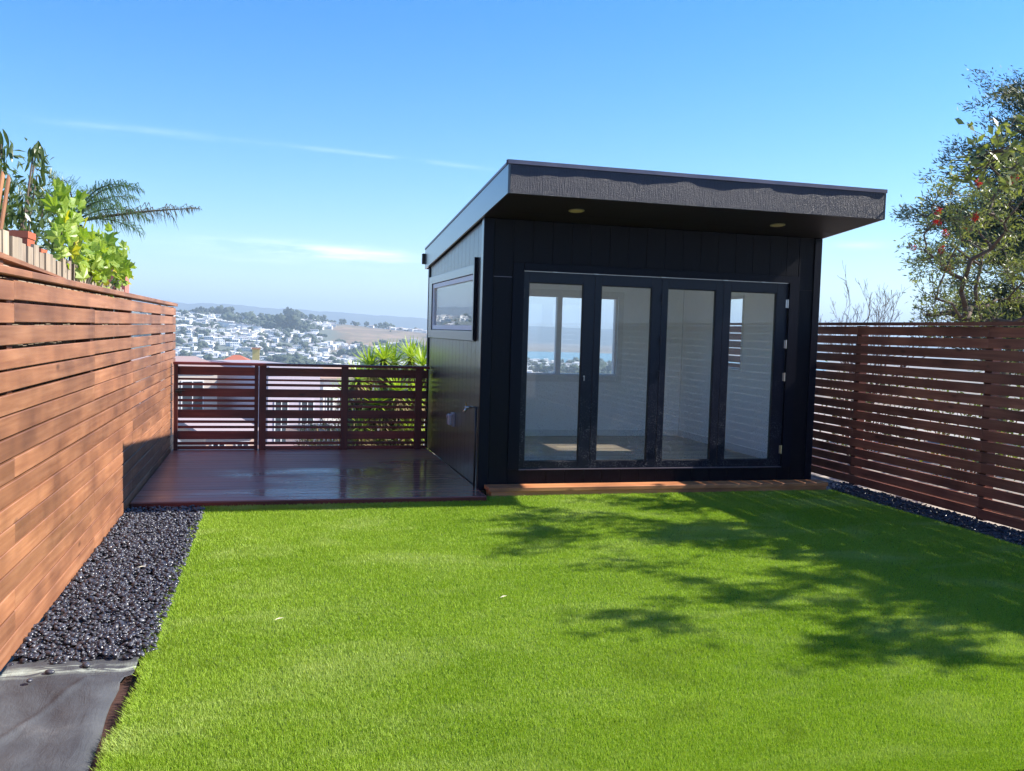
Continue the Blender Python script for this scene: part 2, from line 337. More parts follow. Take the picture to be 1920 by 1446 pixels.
def terrmat():
    t=NT('dry coastal ground'); gm=t.new('ShaderNodeNewGeometry'); P=gm.outputs['Position']
    n=t.noise(P,.006,6,.6); n2=t.noise(P,.05,4,.6); n3=t.noise(P,.9,4,.6)
    c=t.ramp(n,[(.3,(.17,.15,.09)),(.5,(.27,.19,.12)),(.7,(.34,.22,.14))])
    c=t.mix(t.ramp(n2,[(.5,(0,0,0)),(.66,(.8,.8,.8))]),c,(.11,.13,.07))
    vl=t.new('ShaderNodeVectorMath',operation='LENGTH'); t.l(P,vl.inputs[0]); D_=vl.outputs['Value']
    mp=t.new('ShaderNodeMapping'); mp.inputs['Scale'].default_value=(.010,.010,.09); t.l(P,mp.inputs['Vector']); st_=t.noise(mp.outputs[0],1.0,5,.6,.8)
    c=t.mix(t.ramp(st_,[(.44,(0,0,0)),(.58,(.85,.85,.85))]),c,(.15,.115,.075))
    sq=t.new('ShaderNodeSeparateXYZ'); t.l(P,sq.inputs[0]); ra=t.math('DIVIDE',sq.outputs[0],t.math('MAXIMUM',sq.outputs[1],1.0)); c=t.mix(t.math('MULTIPLY',t.math('SUBTRACT',.075,t.math('ADD',ra,t.math('MULTIPLY',t.math('SUBTRACT',n,.5),.06))),60.0,clamp=True),c,(.13,.15,.12))
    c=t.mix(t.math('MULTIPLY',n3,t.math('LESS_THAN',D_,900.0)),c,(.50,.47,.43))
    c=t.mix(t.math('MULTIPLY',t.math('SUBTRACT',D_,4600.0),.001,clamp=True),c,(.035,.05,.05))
    return t.done(t.bsdf(c,.95,t.bump(n3,.3,.05)))
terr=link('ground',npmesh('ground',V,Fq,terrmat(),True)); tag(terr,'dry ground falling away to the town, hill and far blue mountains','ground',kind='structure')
def watermat():
    t=NT('bay water'); gm=t.new('ShaderNodeNewGeometry'); n=t.noise(gm.outputs['Position'],.02,4,.6); n2=t.noise(gm.outputs['Position'],.3,3,.6)
    return t.done(t.bsdf(t.mix(n,(.05,.20,.25),(.09,.27,.31)),.22,t.bump(n2,.4,1.0)))
mb=MB(); pts=[]
for r in (1900,14200):
    for a in range(-34,53,2): pts.append((r*math.sin(R(a)),r*math.cos(R(a)),-63.0))
n=44; mb.add(pts,[(i+n,i+n+1,i+1,i) for i in range(n-1)]); wat=mb.build('bay_water',watermat()); tag(wat,'flat turquoise bay water beyond the low town','water',kind='structure')
mb=MB(); mb.box(-14500,-14500,-70,14500,14500,330)
hz=NT('haze'); pv=hz.new('ShaderNodeVolumePrincipled'); pv.inputs['Color'].default_value=(.66,.84,1,1); pv.inputs['Density'].default_value=2.2e-4; pv.inputs['Anisotropy'].default_value=.1
hz.l(pv.outputs[0],hz.out.inputs['Volume']); haze=mb.build('haze',hz.mat); tag(haze,'thin blue air haze over the bay and hills','haze',kind='stuff')

# ------------------------------------------------------------------ yard floor: turf, pebbles, fabric, deck
XL,XR=-1.152,6.28
mb=MB(); mb.box(-.545,-4,-.11,5.78,8.37,.004); tb=mb.build('turf_base',P_under); tag(tb,'green backing sheet beneath the artificial turf blades','ground',kind='structure')
def turf():
    n=1150000
    # more blades close to the camera
    u=rng.random(n); y0,y1=2.7,8.385; y=y0+(y1-y0)*u**1.55
    xmax=np.minimum(5.82,(y+.3)*1.06); xmin=np.full(n,-.56)
    x=xmin+(xmax-xmin)*rng.random(n)
    # wavy edge
    x=np.where(x<-.52,x+.014*np.sin(y*5)+.008*np.sin(y*17)+.010*rng.normal(size=n),x)
    h=.019*(.6+.7*rng.random(n)); wd=(.0014+.0018*(y-2.7)/5.7)*(.8+.5*rng.random(n))
    a=rng.random(n)*2*np.pi; lean=.016*rng.normal(size=n); ln=.003+.012*rng.random(n); la=rng.uniform(0,2*np.pi,n)
    dx,dy=np.cos(a)*wd,np.sin(a)*wd; z0=np.full(n,.002)
    patch=hnoise(x,y,.37,3)*.5+hnoise(y,x,.093,1)*.45
    tx,ty=np.cos(la+patch*1.5)*ln,np.sin(la+patch*1.5)*ln; h=h*(1+.18*patch)
    edge=x<-.50; tx=np.where(edge,tx-.022*rng.random(n),tx)
    Vv=np.stack([np.stack([x-dx,y-dy,z0],-1),np.stack([x+dx,y+dy,z0],-1),np.stack([x+tx,y+ty,z0+h],-1)],1).reshape(-1,3)
    return npmesh('turf',Vv,np.arange(n*3).reshape(-1,3),L_turf)
tf=link('turf',turf()); tag(tf,'bright green artificial turf blades covering the lawn','grass',kind='stuff')
# pebbles
ph=(1+5**.5)/2
def ico(sub):
    v=[(-1,ph,0),(1,ph,0),(-1,-ph,0),(1,-ph,0),(0,-1,ph),(0,1,ph),(0,-1,-ph),(0,1,-ph),(ph,0,-1),(ph,0,1),(-ph,0,-1),(-ph,0,1)]
    f=[(0,11,5),(0,5,1),(0,1,7),(0,7,10),(0,10,11),(1,5,9),(5,11,4),(11,10,2),(10,7,6),(7,1,8),(3,9,4),(3,4,2),(3,2,6),(3,6,8),(3,8,9),(4,9,5),(2,4,11),(6,2,10),(8,6,7),(9,8,1)]
    v=[np.array(p)/np.linalg.norm(p) for p in v]
    for _ in range(sub):
        c={}; nf=[]
        def mid(a,b):
            k=(min(a,b),max(a,b))
            if k not in c: m=v[a]+v[b]; v.append(m/np.linalg.norm(m)); c[k]=len(v)-1
            return c[k]
        for a,b,d in f:
            ab,bd,da=mid(a,b),mid(b,d),mid(d,a); nf+=[(a,ab,da),(b,bd,ab),(d,da,bd),(ab,bd,da)]
        f=nf
    return np.array(v),np.array(f)
def blobs(P,SZ,sub,yawr=True,tilt=.35):
    bv,bf=ico(sub); n=len(P); a=rng.random(n)*2*np.pi; tx=rng.normal(0,tilt,n); ty=rng.normal(0,tilt,n)
    v=bv[None]*SZ[:,None,:]
    def rot(v,ax,an):
        c,s=np.cos(an)[:,None],np.sin(an)[:,None]; i,j=[(1,2),(2,0),(0,1)][ax]; o=v.copy(); o[...,i]=v[...,i]*c-v[...,j]*s; o[...,j]=v[...,i]*s+v[...,j]*c; return o
    v=rot(v,0,tx); v=rot(v,1,ty); v=rot(v,2,a); v=v+P[:,None,:]
    fc=(bf[None]+np.arange(n)[:,None,None]*len(bv)).reshape(-1,3); return v.reshape(-1,3),fc
def pebmat():
    t=NT('polished black pebbles'); gm=t.new('ShaderNodeNewGeometry'); n=t.noise(gm.outputs['Position'],40,2,.5)
    c=t.ramp(n,[(.33,(.010,.011,.018)),(.58,(.045,.048,.064)),(.74,(.13,.135,.155))])
    return t.done(t.bsdf(c,t.ramp(t.noise(gm.outputs['Position'],55,1,.5),[(.35,(.2,.2,.2)),(.65,(.55,.55,.55))]),Specular_IOR_Level=.7))
M_peb=pebmat()
def pebbles(name,x0,x1,y0,y1,dens,zt,sub,label,wob=0,xf=None):
    n=int((x1-x0)*(y1-y0)*dens); x=x0+(x1-x0)*rng.random(n); y=y0+(y1-y0)*rng.random(n)
    if xf is not None: keep=xf(x,y); x,y=x[keep],y[keep]; n=len(x)
    z=zt+rng.random(n)*.022+.008*hnoise(x,y,.12)
    s=.0105*(.65+.95*rng.random(n)**1.6); SZ=np.stack([s*(1.1+.5*rng.random(n)),s*(.8+.3*rng.random(n)),s*(.42+.3*rng.random(n))],-1)
    v,fc=blobs(np.stack([x,y,z],-1),SZ,sub); o=link(name,npmesh(name,v,fc,M_peb,True)); tag(o,label,'pebbles',kind='stuff'); return o
pebbles('pebbles',-1.145,-.53,4.47,8.13,3000,.004,1,'glossy black river pebbles between the left fence and the turf',xf=lambda x,y:(y>4.50+.05*np.sin(x*9)+.04*np.sin(x*23)))
pebbles('pebbles',5.80,6.24,4.6,8.78,2300,.0,1,'black pebble strip along the foot of the right fence',xf=lambda x,y:(x>5.82+.03*np.sin(y*4)))
mb=MB(); mb.box(-1.15,4.5,-.11,-.545,8.18,-.006); tag(mb.build('gravel_bed',P_pebunder),'dark bed beneath the left pebble strip','ground',kind='structure')
mb=MB(); mb.box(5.785,-4,-.11,6.3,9.6,-.006); tag(mb.build('gravel_bed',P_pebunder),'dark bed beneath the right pebble strip','ground',kind='structure')
mb=MB(); mb.box(-1.16,-4,-.11,-.548,4.498,-.035); tag(mb.build('bare_earth',P_soil),'dark red earth showing beside the turf edge','ground',kind='structure')
# loose stray pebbles on the fabric
for i,(x,y,s,lab) in enumerate(((-.94,4.36,.016,'loose black pebble on the fabric nearest the left fence'),(-1.0,4.27,.013,'small grey loose pebble lying farthest out on the fabric'),(-.80,4.42,.017,'loose black pebble on the fabric just below the pebble edge'))):
    v,fc=blobs(np.array([[0,0,0.]]),np.array([[s*1.4,s,s*.65]]),2,tilt=.05); o=link('pebble',npmesh('pebble',v,fc,M_peb,True),loc=(x,y,.016)); tag(o,lab,'pebble')
for x,y,l in ((.06,4.9,'pale dry leaf sliver lying on the turf left of the middle'),(1.35,5.1,'pale dry leaf sliver lying on the turf near the middle'),(-.78,6.1,'pale dry leaf scrap lying on the pebble strip')):
    o=MB().add([(0,-.03,0),(.006,-.01,.004),(0,.03,.003),(-.006,.0,.006)],[(0,1,2,3)]).build('dry_leaf',plain('dry leaf',(.6,.55,.4),.8),loc=(x,y,.03),rot=(0,0,-1.1)); tag(o,l,'leaf')
# weed fabric with folds and a curled right edge
def fabmat():
    t=NT('black landscape fabric'); v=t.coords('Object'); n=t.noise(v,3.0,5,.65,.4); n2=t.noise(v,260,2,.5); gm=t.new('ShaderNodeNewGeometry')
    c=t.ramp(n,[(.32,(.042,.044,.050)),(.6,(.072,.076,.082)),(.8,(.13,.13,.13))])
    sx=t.new('ShaderNodeSeparateXYZ'); t.l(gm.outputs['Position'],sx.inputs[0])
    # pale chalk dust left near the pebble edge
    e=t.noise(t.coords('Object',(3,14,3)),2.0,4,.6,.6); m=t.math('MULTIPLY',t.ramp(e,[(.45,(0,0,0)),(.6,(1,1,1))]),t.math('SUBTRACT',1.0,t.math('MULTIPLY',t.math('ABSOLUTE',t.math('SUBTRACT',sx.outputs[1],4.40)),14.0),clamp=True))
    c=t.mix(t.math('MULTIPLY',m,.85),c,(.45,.50,.42))
    return t.done(t.bsdf(c,.66,t.bump(t.math('ADD',t.math('ADD',t.math('MULTIPLY',n,1.6),t.math('MULTIPLY',t.noise(t.coords('Object',(14,5,5)),1.0,5,.7,1.2),.9)),t.math('MULTIPLY',n2,.25)),.6,.012)))
nx,ny=60,150; V=[];
for j in range(ny):
    y=1.6+(4.56-1.6)*j/(ny-1)
    edge=-.585-.075*sst(4.4,3.2,np.array(y)).item()*0-.06*max(0,(4.35-y))-.03*math.sin(y*3.1+1)*(y<4.3)
    for i in range(nx):
        u=i/(nx-1); x=-1.150+(edge+1.150)*u
        z=.004+.007*math.sin((x*1.0+y*.55)*9+.8*math.sin(y*2.3))*math.exp(-((x+.75+.25*(y-3.6))/.16)**2)+.004*math.sin(y*7+x*11)+.003*math.sin(y*19-x*5)
        z+=.008*math.exp(-((x+1.0-.18*(y-3.6)*1.9)/.02)**2)*(y<4.3)+.003*math.sin(x*37+y*21+2*math.sin(y*6))*math.sin(y*9-x*13)
        if u>.86: z+=-.03*((u-.86)/.14)**1.6*(1+.4*math.sin(y*9)) if y<4.2 else 0
        V.append((x,y,z))
Fq=[(j*nx+i,j*nx+i+1,(j+1)*nx+i+1,(j+1)*nx+i) for j in range(ny-1) for i in range(nx-1)]
fb=link('weed_fabric',npmesh('weed_fabric',V,Fq,fabmat(),True)); tag(fb,'creased black landscape fabric laid beside the left fence','fabric')
sm=fb.modifiers.new('thick','SOLIDIFY'); sm.thickness=.002
# deck
deck=empty('wooden_deck',(.43,9.8,0)); tag(deck,kind='structure',label='low glossy red brown plank deck beside the shed',cat='deck')
bw=.1385; y=8.19; k=0
while y<11.62:
    hw=(1.975+1.14)/2; me=MB().box(-hw,-bw/2,-.035,hw,bw/2,0).mesh('plank',M_deck)
    sl=0.03*0
    o=link('plank',me,deck,(.4175-.43,y+bw/2-9.8,.052+random.uniform(-.0008,.0008))); b=o.modifiers.new('bevel','BEVEL'); b.width=.004; b.segments=2
    y+=bw+.005; k+=1
mb=MB(); mb.box(-1.13,8.165,-.1,1.97,8.186,.045); o=mb.build('front_board',W_rail,deck,loc=(-.43,-9.8,0))
mb=MB(); mb.box(-1.14,8.2,-.11,1.98,11.6,.012); o=mb.build('joists',B_soffit,deck,loc=(-.43,-9.8,0))

# ------------------------------------------------------------------ fences
def fence(name,x,face,y0,y1,rows,pitch,bh,joints,mat,matz,label,zb=.012,th=.02,cap=None,gapf=None,posts=(),root_y=6):
    fr=empty(name,(x,root_y,0)); tag(fr,label,'fence')
    cache={}
    for r in range(rows):
        js=[joints[0]]
        for j in joints[1:-1]:
            if random.random()<.5: js.append(j)
        js.append(joints[-1])
        z=zb+r*pitch
        for a,b in zip(js[:-1],js[1:]):
            h=gapf(r) if gapf else bh
            a2,b2=a+.001,b-.001; key=(round(b2-a2,3),round(h,4))
            if key not in cache:
                Lh=(b2-a2)/2; cache[key]=MB().box(0,-Lh,0,th*face,Lh,h).mesh('board',mat)
            o=link('board',cache[key],fr,(random.uniform(-.0012,.0012)*1,(a2+b2)/2-root_y,z+random.uniform(-.0025,.0025)),(random.uniform(-.0006,.0006),0,0))
            bv=o.modifiers.new('bevel','BEVEL'); bv.width=.003; bv.segments=1
    top=zb+rows*pitch
    for p in posts:
        m=MB().box(-.045,-.045,0,.045,.045,top-.004); o=m.build('post',matz,fr,loc=(face*-1*0+(-face)*-.0+ -(-face)*0,0,0)) if False else m.build('post',matz,fr,loc=(face*(th+.047),p-root_y,0))
    return fr,top
# left fence: boards face +x (towards the yard); posts behind (-x)
jl=[-3.2,-1.3,.7,2.7,4.66,6.65,8.42,10.6,12.0]
def gl(r): return .0968 if r<6 else (.0942 if r<11 else .0895)
lf,top=fence('slat_fence',XL,-1,-3.2,12.0,17,.1040,.09,jl,W_left,W_leftz,'long tall orange brown horizontal board fence on the left, sunlit',gapf=gl,posts=[-3.1,-1.3,.7,2.7,4.66,6.65,8.42,10.6,11.93])
for a,b in ((-3.2,.7),(.7,4.9),(4.9,8.6),(8.6,12.02)):
    hl=(b-a)/2-.001; m=MB().box(-.10,-hl,0,.022,hl,.036); o=m.build('cap_board',W_left,lf,loc=(0,(a+b)/2-6,1.787)); bv=o.modifiers.new('b','BEVEL'); bv.width=.004
for r_i,(yy) in enumerate((4.66,6.65,8.42,10.6)):   # galvanised straps not visible; screws along joints
    pass
# raised sloping cap at near end of the left fence
m=MB(); yA,zA,yB,zB=2.6,1.955,5.75,1.826
m.hexa([(-.085,yA,zA-.045),(.0,yA,zA-.045),(.0,yB,zB-.045+.04),(-.085,yB,zB-.005),(-.085,yA,zA),(0,yA,zA),(0,yB,zB+.004),(-.085,yB,zB+.004)])
m.v=[(a,b-6,c) for a,b,c in m.v]; m.build('sloping_board',W_left,lf)
MB().box(-.06,4.50-6,1.823,-.02,4.56-6,1.878).build('spacer_block',W_left,lf)
# right fence
jr=[-4,-.9,1.1,3.0,4.92,6.83,8.73,10.65,12.6]
rf,topr=fence('slat_fence',XR,1,-4,12.6,17,.1035,.0885,jr,W_right,W_rightz,'dark red brown horizontal slat fence on the right, in shade with light between the slats',zb=.02,posts=[-3.9,-.9,1.1,3.0,4.92,6.83,8.73,10.65,12.5])
for a,b in ((-4,1.1),(1.1,4.9),(4.9,8.75),(8.75,12.6)):
    hl=(b-a)/2-.001; m=MB().box(-.03,-hl,0,.10,hl,.030); o=m.build('cap_board',W_right,rf,loc=(0,(a+b)/2-6,1.782))
# posts visible from the yard side too: thin cleats that close the gaps
for p in (4.92,6.83,8.73): MB().box(.0005,-.07,.0,.0195,.07,1.77).build('cleat',W_rightz,rf,loc=(.0006,p-6,0)) if False else None
# neighbour's weathered picket fence behind the left fence
pf=empty('picket_fence',(-1.315,7.5,0)); tag(pf,'old weathered grey picket fence showing above the left board fence','fence')
y=3.4; 
pm=[MB().hexa([(-.009,-.055,0),(.009,-.055,0),(.009,.055,0),(-.009,.055,0),(-.009,-.055,2.0),(.009,-.055,2.0),(.009,.055,2.0),(-.009,.055,2.0)]).mesh('picket',W_grey) for _ in range(2)]
while y<9.3:
    zt=np.interp(y,[3.4,5.04,8.9,9.3],[2.12,2.03,1.87,1.855])+random.uniform(-.02,.015)
    link('picket',pm[int(random.random()*2)],pf,(random.uniform(-.006,.006),y-7.5,zt-2.0),(0,random.uniform(-.008,.008),0)); y+=.116+random.uniform(0,.004)
MB().box(-.05,3.4-7.5,1.2,-.012,9.3-7.5,1.29).build('rail',W_grey,pf)
# lattice
lt=empty('lattice_panel',(-1.40,5.25,2.0)); tag(lt,'brown diagonal lattice panel at the upper left behind the fence','lattice')
for i in range(12):
    yy=-1.0+i*.115
    m=MB().box(-.004,-.02,0,.004,.02,.42); m.build('lattice_strip',W_lat,lt,loc=(0,yy-.2,.0),rot=(R(28),0,0))
    if i%2==0 or True: m=MB().box(-.004,-.02,0,.004,.02,.42); m.build('lattice_strip',W_lat,lt,loc=(-.012,yy-.1,.0),rot=(R(-28),0,0))
# terracotta blocks / planters behind the pickets
for (x,yy,z,sx_,sy,sz,lab) in ((-1.43,5.95,1.90,.10,.17,.20,'square red terracotta planter nearest the lattice'),(-1.43,6.25,1.86,.10,.14,.165,'small red terracotta planter second from the lattice'),(-1.43,7.26,1.82,.10,.18,.14,'red terracotta planter mostly hidden by grape leaves')):
    e=empty('terracotta_planter',(x,yy,z)); tag(e,lab,'planter',group='terracotta planters along the picket fence')
    m=MB(); a=sx_/2; b=sy/2
    m.hexa([(-a*.86,-b*.86,0),(a*.86,-b*.86,0),(a*.86,b*.86,0),(-a*.86,b*.86,0),(-a,-b,sz*.8),(a,-b,sz*.8),(a,b,sz*.8),(-a,b,sz*.8)]); m.build('body',P_terra,e)
    MB().box(-a*1.1,-b*1.08,sz*.8+.001,a*1.1,b*1.08,sz).build('rim',P_terra,e); MB().box(-a*.8,-b*.8,sz+.0005,a*.8,b*.8,sz+.004).build('soil',P_soil,e)
e=empty('red_chimney',(-2.0,12.3,0)); tag(e,'pinkish red square block with a ribbed base behind the fence end','chimney')
MB().box(-.17,-.17,1.92,.24,.17,2.19).build('block',P_terrapink,e); MB().box(-.26,-.22,1.80,.34,.22,1.835).build('ledge',P_terra,e)
for i in range(9): MB().tube((-.22+i*.062,-.2,1.836),(-.22+i*.062,-.2,1.92),.012,.010,6).build('baluster',P_terrapink,e)
MB().box(-.24,-.22,1.921,.30,-.18,1.932).build('top_rail',P_terra,e)

# rear railing and gate
Z0=.052
def zz(p): return Z0+(1335-p)*.000851
bands=[(145,262,'w'),(310,335,'n'),(378,412,'n'),(455,570,'w'),(610,642,'n'),(685,720,'n'),(757,875,'w'),(915,950,'n'),(992,1025,'n'),(1065,1180,'w'),(1225,1262,'n'),(1285,1330,'n')]
def railing(name,x0,x1,posts,cap,label,cat,yb=11.53):
    e=empty(name,((x0+x1)/2,yb,Z0)); tag(e,label,cat); cx=(x0+x1)/2
    for a,b,kd in bands:
        if kd=='w': a-=2; b+=2
        else: a-=2; b+=2
        z1,z0=zz(a),zz(b); m=MB().box(x0-cx,0,z0-Z0,x1-cx,.02 if kd=='w' else .018,z1-Z0); o=m.build('board' if kd=='w' else 'slat',W_rail,e,loc=(0,0 if kd=='w' else .003,random.uniform(-.002,.002))); bv=o.modifiers.new('b','BEVEL'); bv.width=.002
    for p,wd in posts: m=MB().box(p-cx-wd/2,-.062,-.0,p-cx+wd/2,-.002,1.035); o=m.build('post',W_railz,e)
    m=MB().box(cap[0]-cx,-.085,1.037,cap[1]-cx,.045,1.069); o=m.build('cap_rail',W_rail,e); bv=o.modifiers.new('b','BEVEL'); bv.width=.003
    return e
ga=railing('garden_gate',-1.12,-.142,[(-1.095,.045),(-.166,.045)],(-1.125,-.1385),'red brown slatted wooden gate at the left end of the deck','gate')
m=MB(); m.box(-.47,-.075,.70,-.40,-.0625,.745); m.tube((-.47,-.085,.72),(-.36,-.085,.725),.006); m.tube((-.425,-.06,.72),(-.425,-.10,.72),.011); m.box(-.42,-.082,.69,-.395,-.075,.755); m.build('latch',P_hose,ga)
ra=railing('deck_railing',-.135,1.955,[(-.092,.085),(.90,.085),(1.835,.085)],(-.14,1.965),'red brown slatted deck railing between the gate and the shed','railing')

# ------------------------------------------------------------------ shed
SX0,SX1,SY0,SY1=1.986,5.675,8.60,11.77
sh=empty('garden_studio',(3.83,10.1,0)); tag(sh,'black board sided garden studio with sloping flat roof and glass doors','shed')
OX,OY=3.83,10.1
def sb(mb,name,mat,bevel=0,parent=None,smooth=False):
    mb.v=[(a-OX,b-OY,c) for a,b,c in mb.v]; return mb.build(name,mat,parent or sh,bevel=bevel,smooth=smooth)
def zr(y): return 2.78-.093*(y-7.64)         # underside of roof
def zc(y): return zr(y)-.10
# siding boards, each its own part
def wallpiece(xa,xb,ya,yb,za,zb,mat,name,axis,zb2=None,bev=0):
    m=MB(); zb2=zb if zb2 is None else zb2
    if axis=='x': m.hexa([(xa,ya,za),(xb,ya,za),(xb,yb,za),(xa,yb,za),(xa,ya,zb),(xb,ya,zb),(xb,yb,zb2),(xa,yb,zb2)])
    else: m.hexa([(xa,ya,za),(xb,ya,za),(xb,yb,za),(xa,yb,za),(xa,ya,zb),(xb,ya,zb),(xb,yb,zb2),(xa,yb,zb2)])
    return sb(m,name,mat,bev)
G=.0032
def fsid(x0,x1,z0,z1,off=0):
    x=x0
    while x<x1-.01:
        xe=min(x+.2,x1); wallpiece(x+G/2,xe-G/2,SY0,SY0+.014,z0,z1,B_side,'siding_board','x',bev=.002); x=xe
xf0,xf1=SX0+.095,SX1-.075
zt=zr(SY0)-.004
fsid(xf0,2.272,.045,2.128); fsid(xf0,2.272,2.134,zt); fsid(2.274,5.42,2.275,zt); fsid(2.274,5.42,.045,.228); fsid(5.425,xf1,.045,2.128); fsid(5.425,xf1,2.134,zt)
# backing panels behind the boards (outer skin)
def hole_wall(axis,c0,c1,u0,u1,z0,ztop,holes,mat,name):
    """wall slab between c0,c1 (thickness), u along the wall, with rectangular holes; ztop(u) may slope"""
    us=sorted({u0,u1,*[h[0] for h in holes],*[h[1] for h in holes]}); m=MB()
    for a,b in zip(us[:-1],us[1:]):
        hs_=[h for h in holes if h[0]<=a+1e-6 and h[1]>=b-1e-6]; segs=[]
        if hs_:
            h=hs_[0]; segs=[(z0,h[2],h[2]),(h[3],ztop(a),ztop(b))]
        else: segs=[(z0,ztop(a),ztop(b))]
        for s0,sa,sb_ in segs:
            if axis=='x': m.hexa([(a,c0,s0),(b,c0,s0),(b,c1,s0),(a,c1,s0),(a,c0,sa),(b,c0,sb_),(b,c1,sb_),(a,c1,sa)])
            else: m.hexa([(c0,a,s0),(c1,a,s0),(c1,b,s0),(c0,b,s0),(c0,a,sa),(c1,a,sa),(c1,b,sb_),(c0,b,sb_)])
    return sb(m,name,mat)
DOOR=(2.388,5.312,.228,2.192); WL=(9.01,11.42,1.60,2.165); WB=(2.93,4.60,1.02,2.11); WR=(9.98,10.66,1.20,2.12)
hole_wall('x',SY0+.008,SY0+.045,SX0+.02,SX1-.02,.04,lambda u:zt,[DOOR],B_soffit,'wall_backing')
hole_wall('x',SY0+.046,SY0+.11,SX0+.11,SX1-.11,.20,lambda u:zc(SY0+.1),[DOOR],P_white,'interior_wall')
hole_wall('y',SX0+.008,SX0+.045,SY0+.05,SY1-.02,.04,lambda u:zr(u)-.004,[WL],B_soffit,'wall_backing')
hole_wall('y',SX0+.046,SX0+.108,SY0+.112,SY1-.11,.20,lambda u:zc(u),[WL],P_white,'interior_wall')
hole_wall('y',SX1-.045,SX1-.008,SY0+.05,SY1-.02,.04,lambda u:zr(u)-.004,[WR],B_side,'wall_backing')
hole_wall('y',SX1-.108,SX1-.046,SY0+.112,SY1-.11,.20,lambda u:zc(u),[WR],P_white,'interior_wall')
hole_wall('x',SY1-.045,SY1-.008,SX0+.02,SX1-.02,.04,lambda u:zr(SY1)-.004,[WB],B_side,'wall_backing')
hole_wall('x',SY1-.108,SY1-.046,SX0+.11,SX1-.11,.20,lambda u:zc(SY1-.1),[WB],P_white,'interior_wall')
# left wall siding boards
y=SY0+.02
ys=[SY0+.09]
while ys[-1]<SY1-.11: ys.append(min(ys[-1]+.2,SY1-.10))
for a,b in zip(ys[:-1],ys[1:]):
    a2,b2=a+G/2,b-G/2
    if b<=8.92+.03 : wallpiece(SX0,SX0+.014,a2,b2,.045,zr(a2)-.006,B_sideL,'siding_board','y',zr(b2)-.006,.002)
    else:
        wallpiece(SX0,SX0+.014,a2,b2,.045,1.488,B_sideL,'siding_board','y',None,.002)
        wallpiece(SX0,SX0+.014,a2,b2,2.268,zr(a2)-.006,B_sideL,'siding_board','y',zr(b2)-.006,.002)
# corner trims
sb(MB().box(SX0-.012,SY0-.014,.03,SX0+.088,SY0-.0005,zt),'corner_trim',B_trim,.002)
sb(MB().hexa([(SX0-.014,SY0,.03),(SX0-.0005,SY0,.03),(SX0-.0005,SY0+.085,.03),(SX0-.014,SY0+.085,.03),(SX0-.014,SY0,zt),(SX0-.0005,SY0,zt),(SX0-.0005,SY0+.085,zr(SY0+.085)-.004),(SX0-.014,SY0+.085,zr(SY0+.085)-.004)]),'corner_trim',B_fasciaL,.002)
sb(MB().box(SX1-.070,SY0-.014,.03,SX1+.012,SY0-.0005,zt),'corner_trim',B_trim,.002)
sb(MB().box(SX1+.0005,SY0-.013,.03,SX1+.014,SY0+.085,zr(SY0+.09)-.004),'corner_trim',B_trim,.002)
sb(MB().box(SX0-.014,SY1-.095,.03,SX0-.0005,SY1,zr(SY1)-.004),'corner_trim',B_trim,.002)
# horizontal seam flashing on the siding
sb(MB().box(xf0+.003,SY0-.004,2.1285,2.268,SY0+.006,2.1335),'seam_strip',P_dmetal)
# window trim on left wall (flat casing)
tr=[(8.905,8.995,1.492,2.262),(11.43,11.64,1.492,2.262)]
for a,b,z0,z1 in tr: sb(MB().box(SX0-.022,a,z0,SX0-.001,b,z1),'window_casing',B_fasciaL,.002)
sb(MB().box(SX0-.022,8.997,2.172,SX0-.001,11.428,2.262),'window_casing',B_fasciaL,.002)
sb(MB().box(SX0-.022,8.997,1.492,SX0-.001,11.428,1.592),'window_casing',B_fasciaL,.002)
sb(MB().box(SX0-.034,8.885,1.50,SX0-.001,8.903,2.33),'drip_batten',B_trim,.002)
def window(name,axis,c,u0,u1,z0,z1,depth,mull=None,fw=.035,mat=P_vinyl,glassmat=G_win):
    e=bpy.data.objects.new(name,None); COL.objects.link(e); e.parent=sh; s=math.copysign(1,depth)
    def bx(a,b,za,zb,d0,d1):
        m=MB(); lo,hi=sorted((c+d0,c+d1))
        if axis=='x': m.box(a,lo,za,b,hi,zb)
        else: m.box(lo,a,za,hi,b,zb)
        m.v=[(p-OX,q-OY,r) for p,q,r in m.v]; return m
    D=depth
    for q in ((u0,u0+fw,z0,z1),(u1-fw,u1,z0,z1),(u0+fw,u1-fw,z0,z0+fw),(u0+fw,u1-fw,z1-fw,z1)): bx(*q,0,D).build('frame',mat,e)
    segs=[(u0+fw,u1-fw)]
    if mull:
        bx(mull-.036,mull+.036,z0+fw,z1-fw,.004*s,D-.004*s).build('mullion',mat,e); segs=[(u0+fw,mull-.036),(mull+.036,u1-fw)]
    for a,b in segs: bx(a,b,z0+fw,z1-fw,D*.35-.002,D*.35+.002).build('pane',glassmat,e); bx(a,b,z0+fw,z1-fw,D*.6-.002,D*.6+.002).build('pane',glassmat,e)
    return e
window('window','y',SX0-.008,WL[0],WL[1],WL[2],WL[3],.06,fw=.05)
window('window','x',SY1+.004,WB[0],WB[1],WB[2],WB[3],-.08,mull=3.764,fw=.03)
window('window','y',SX1+.004,WR[0],WR[1],WR[2],WR[3],-.08,fw=.03)
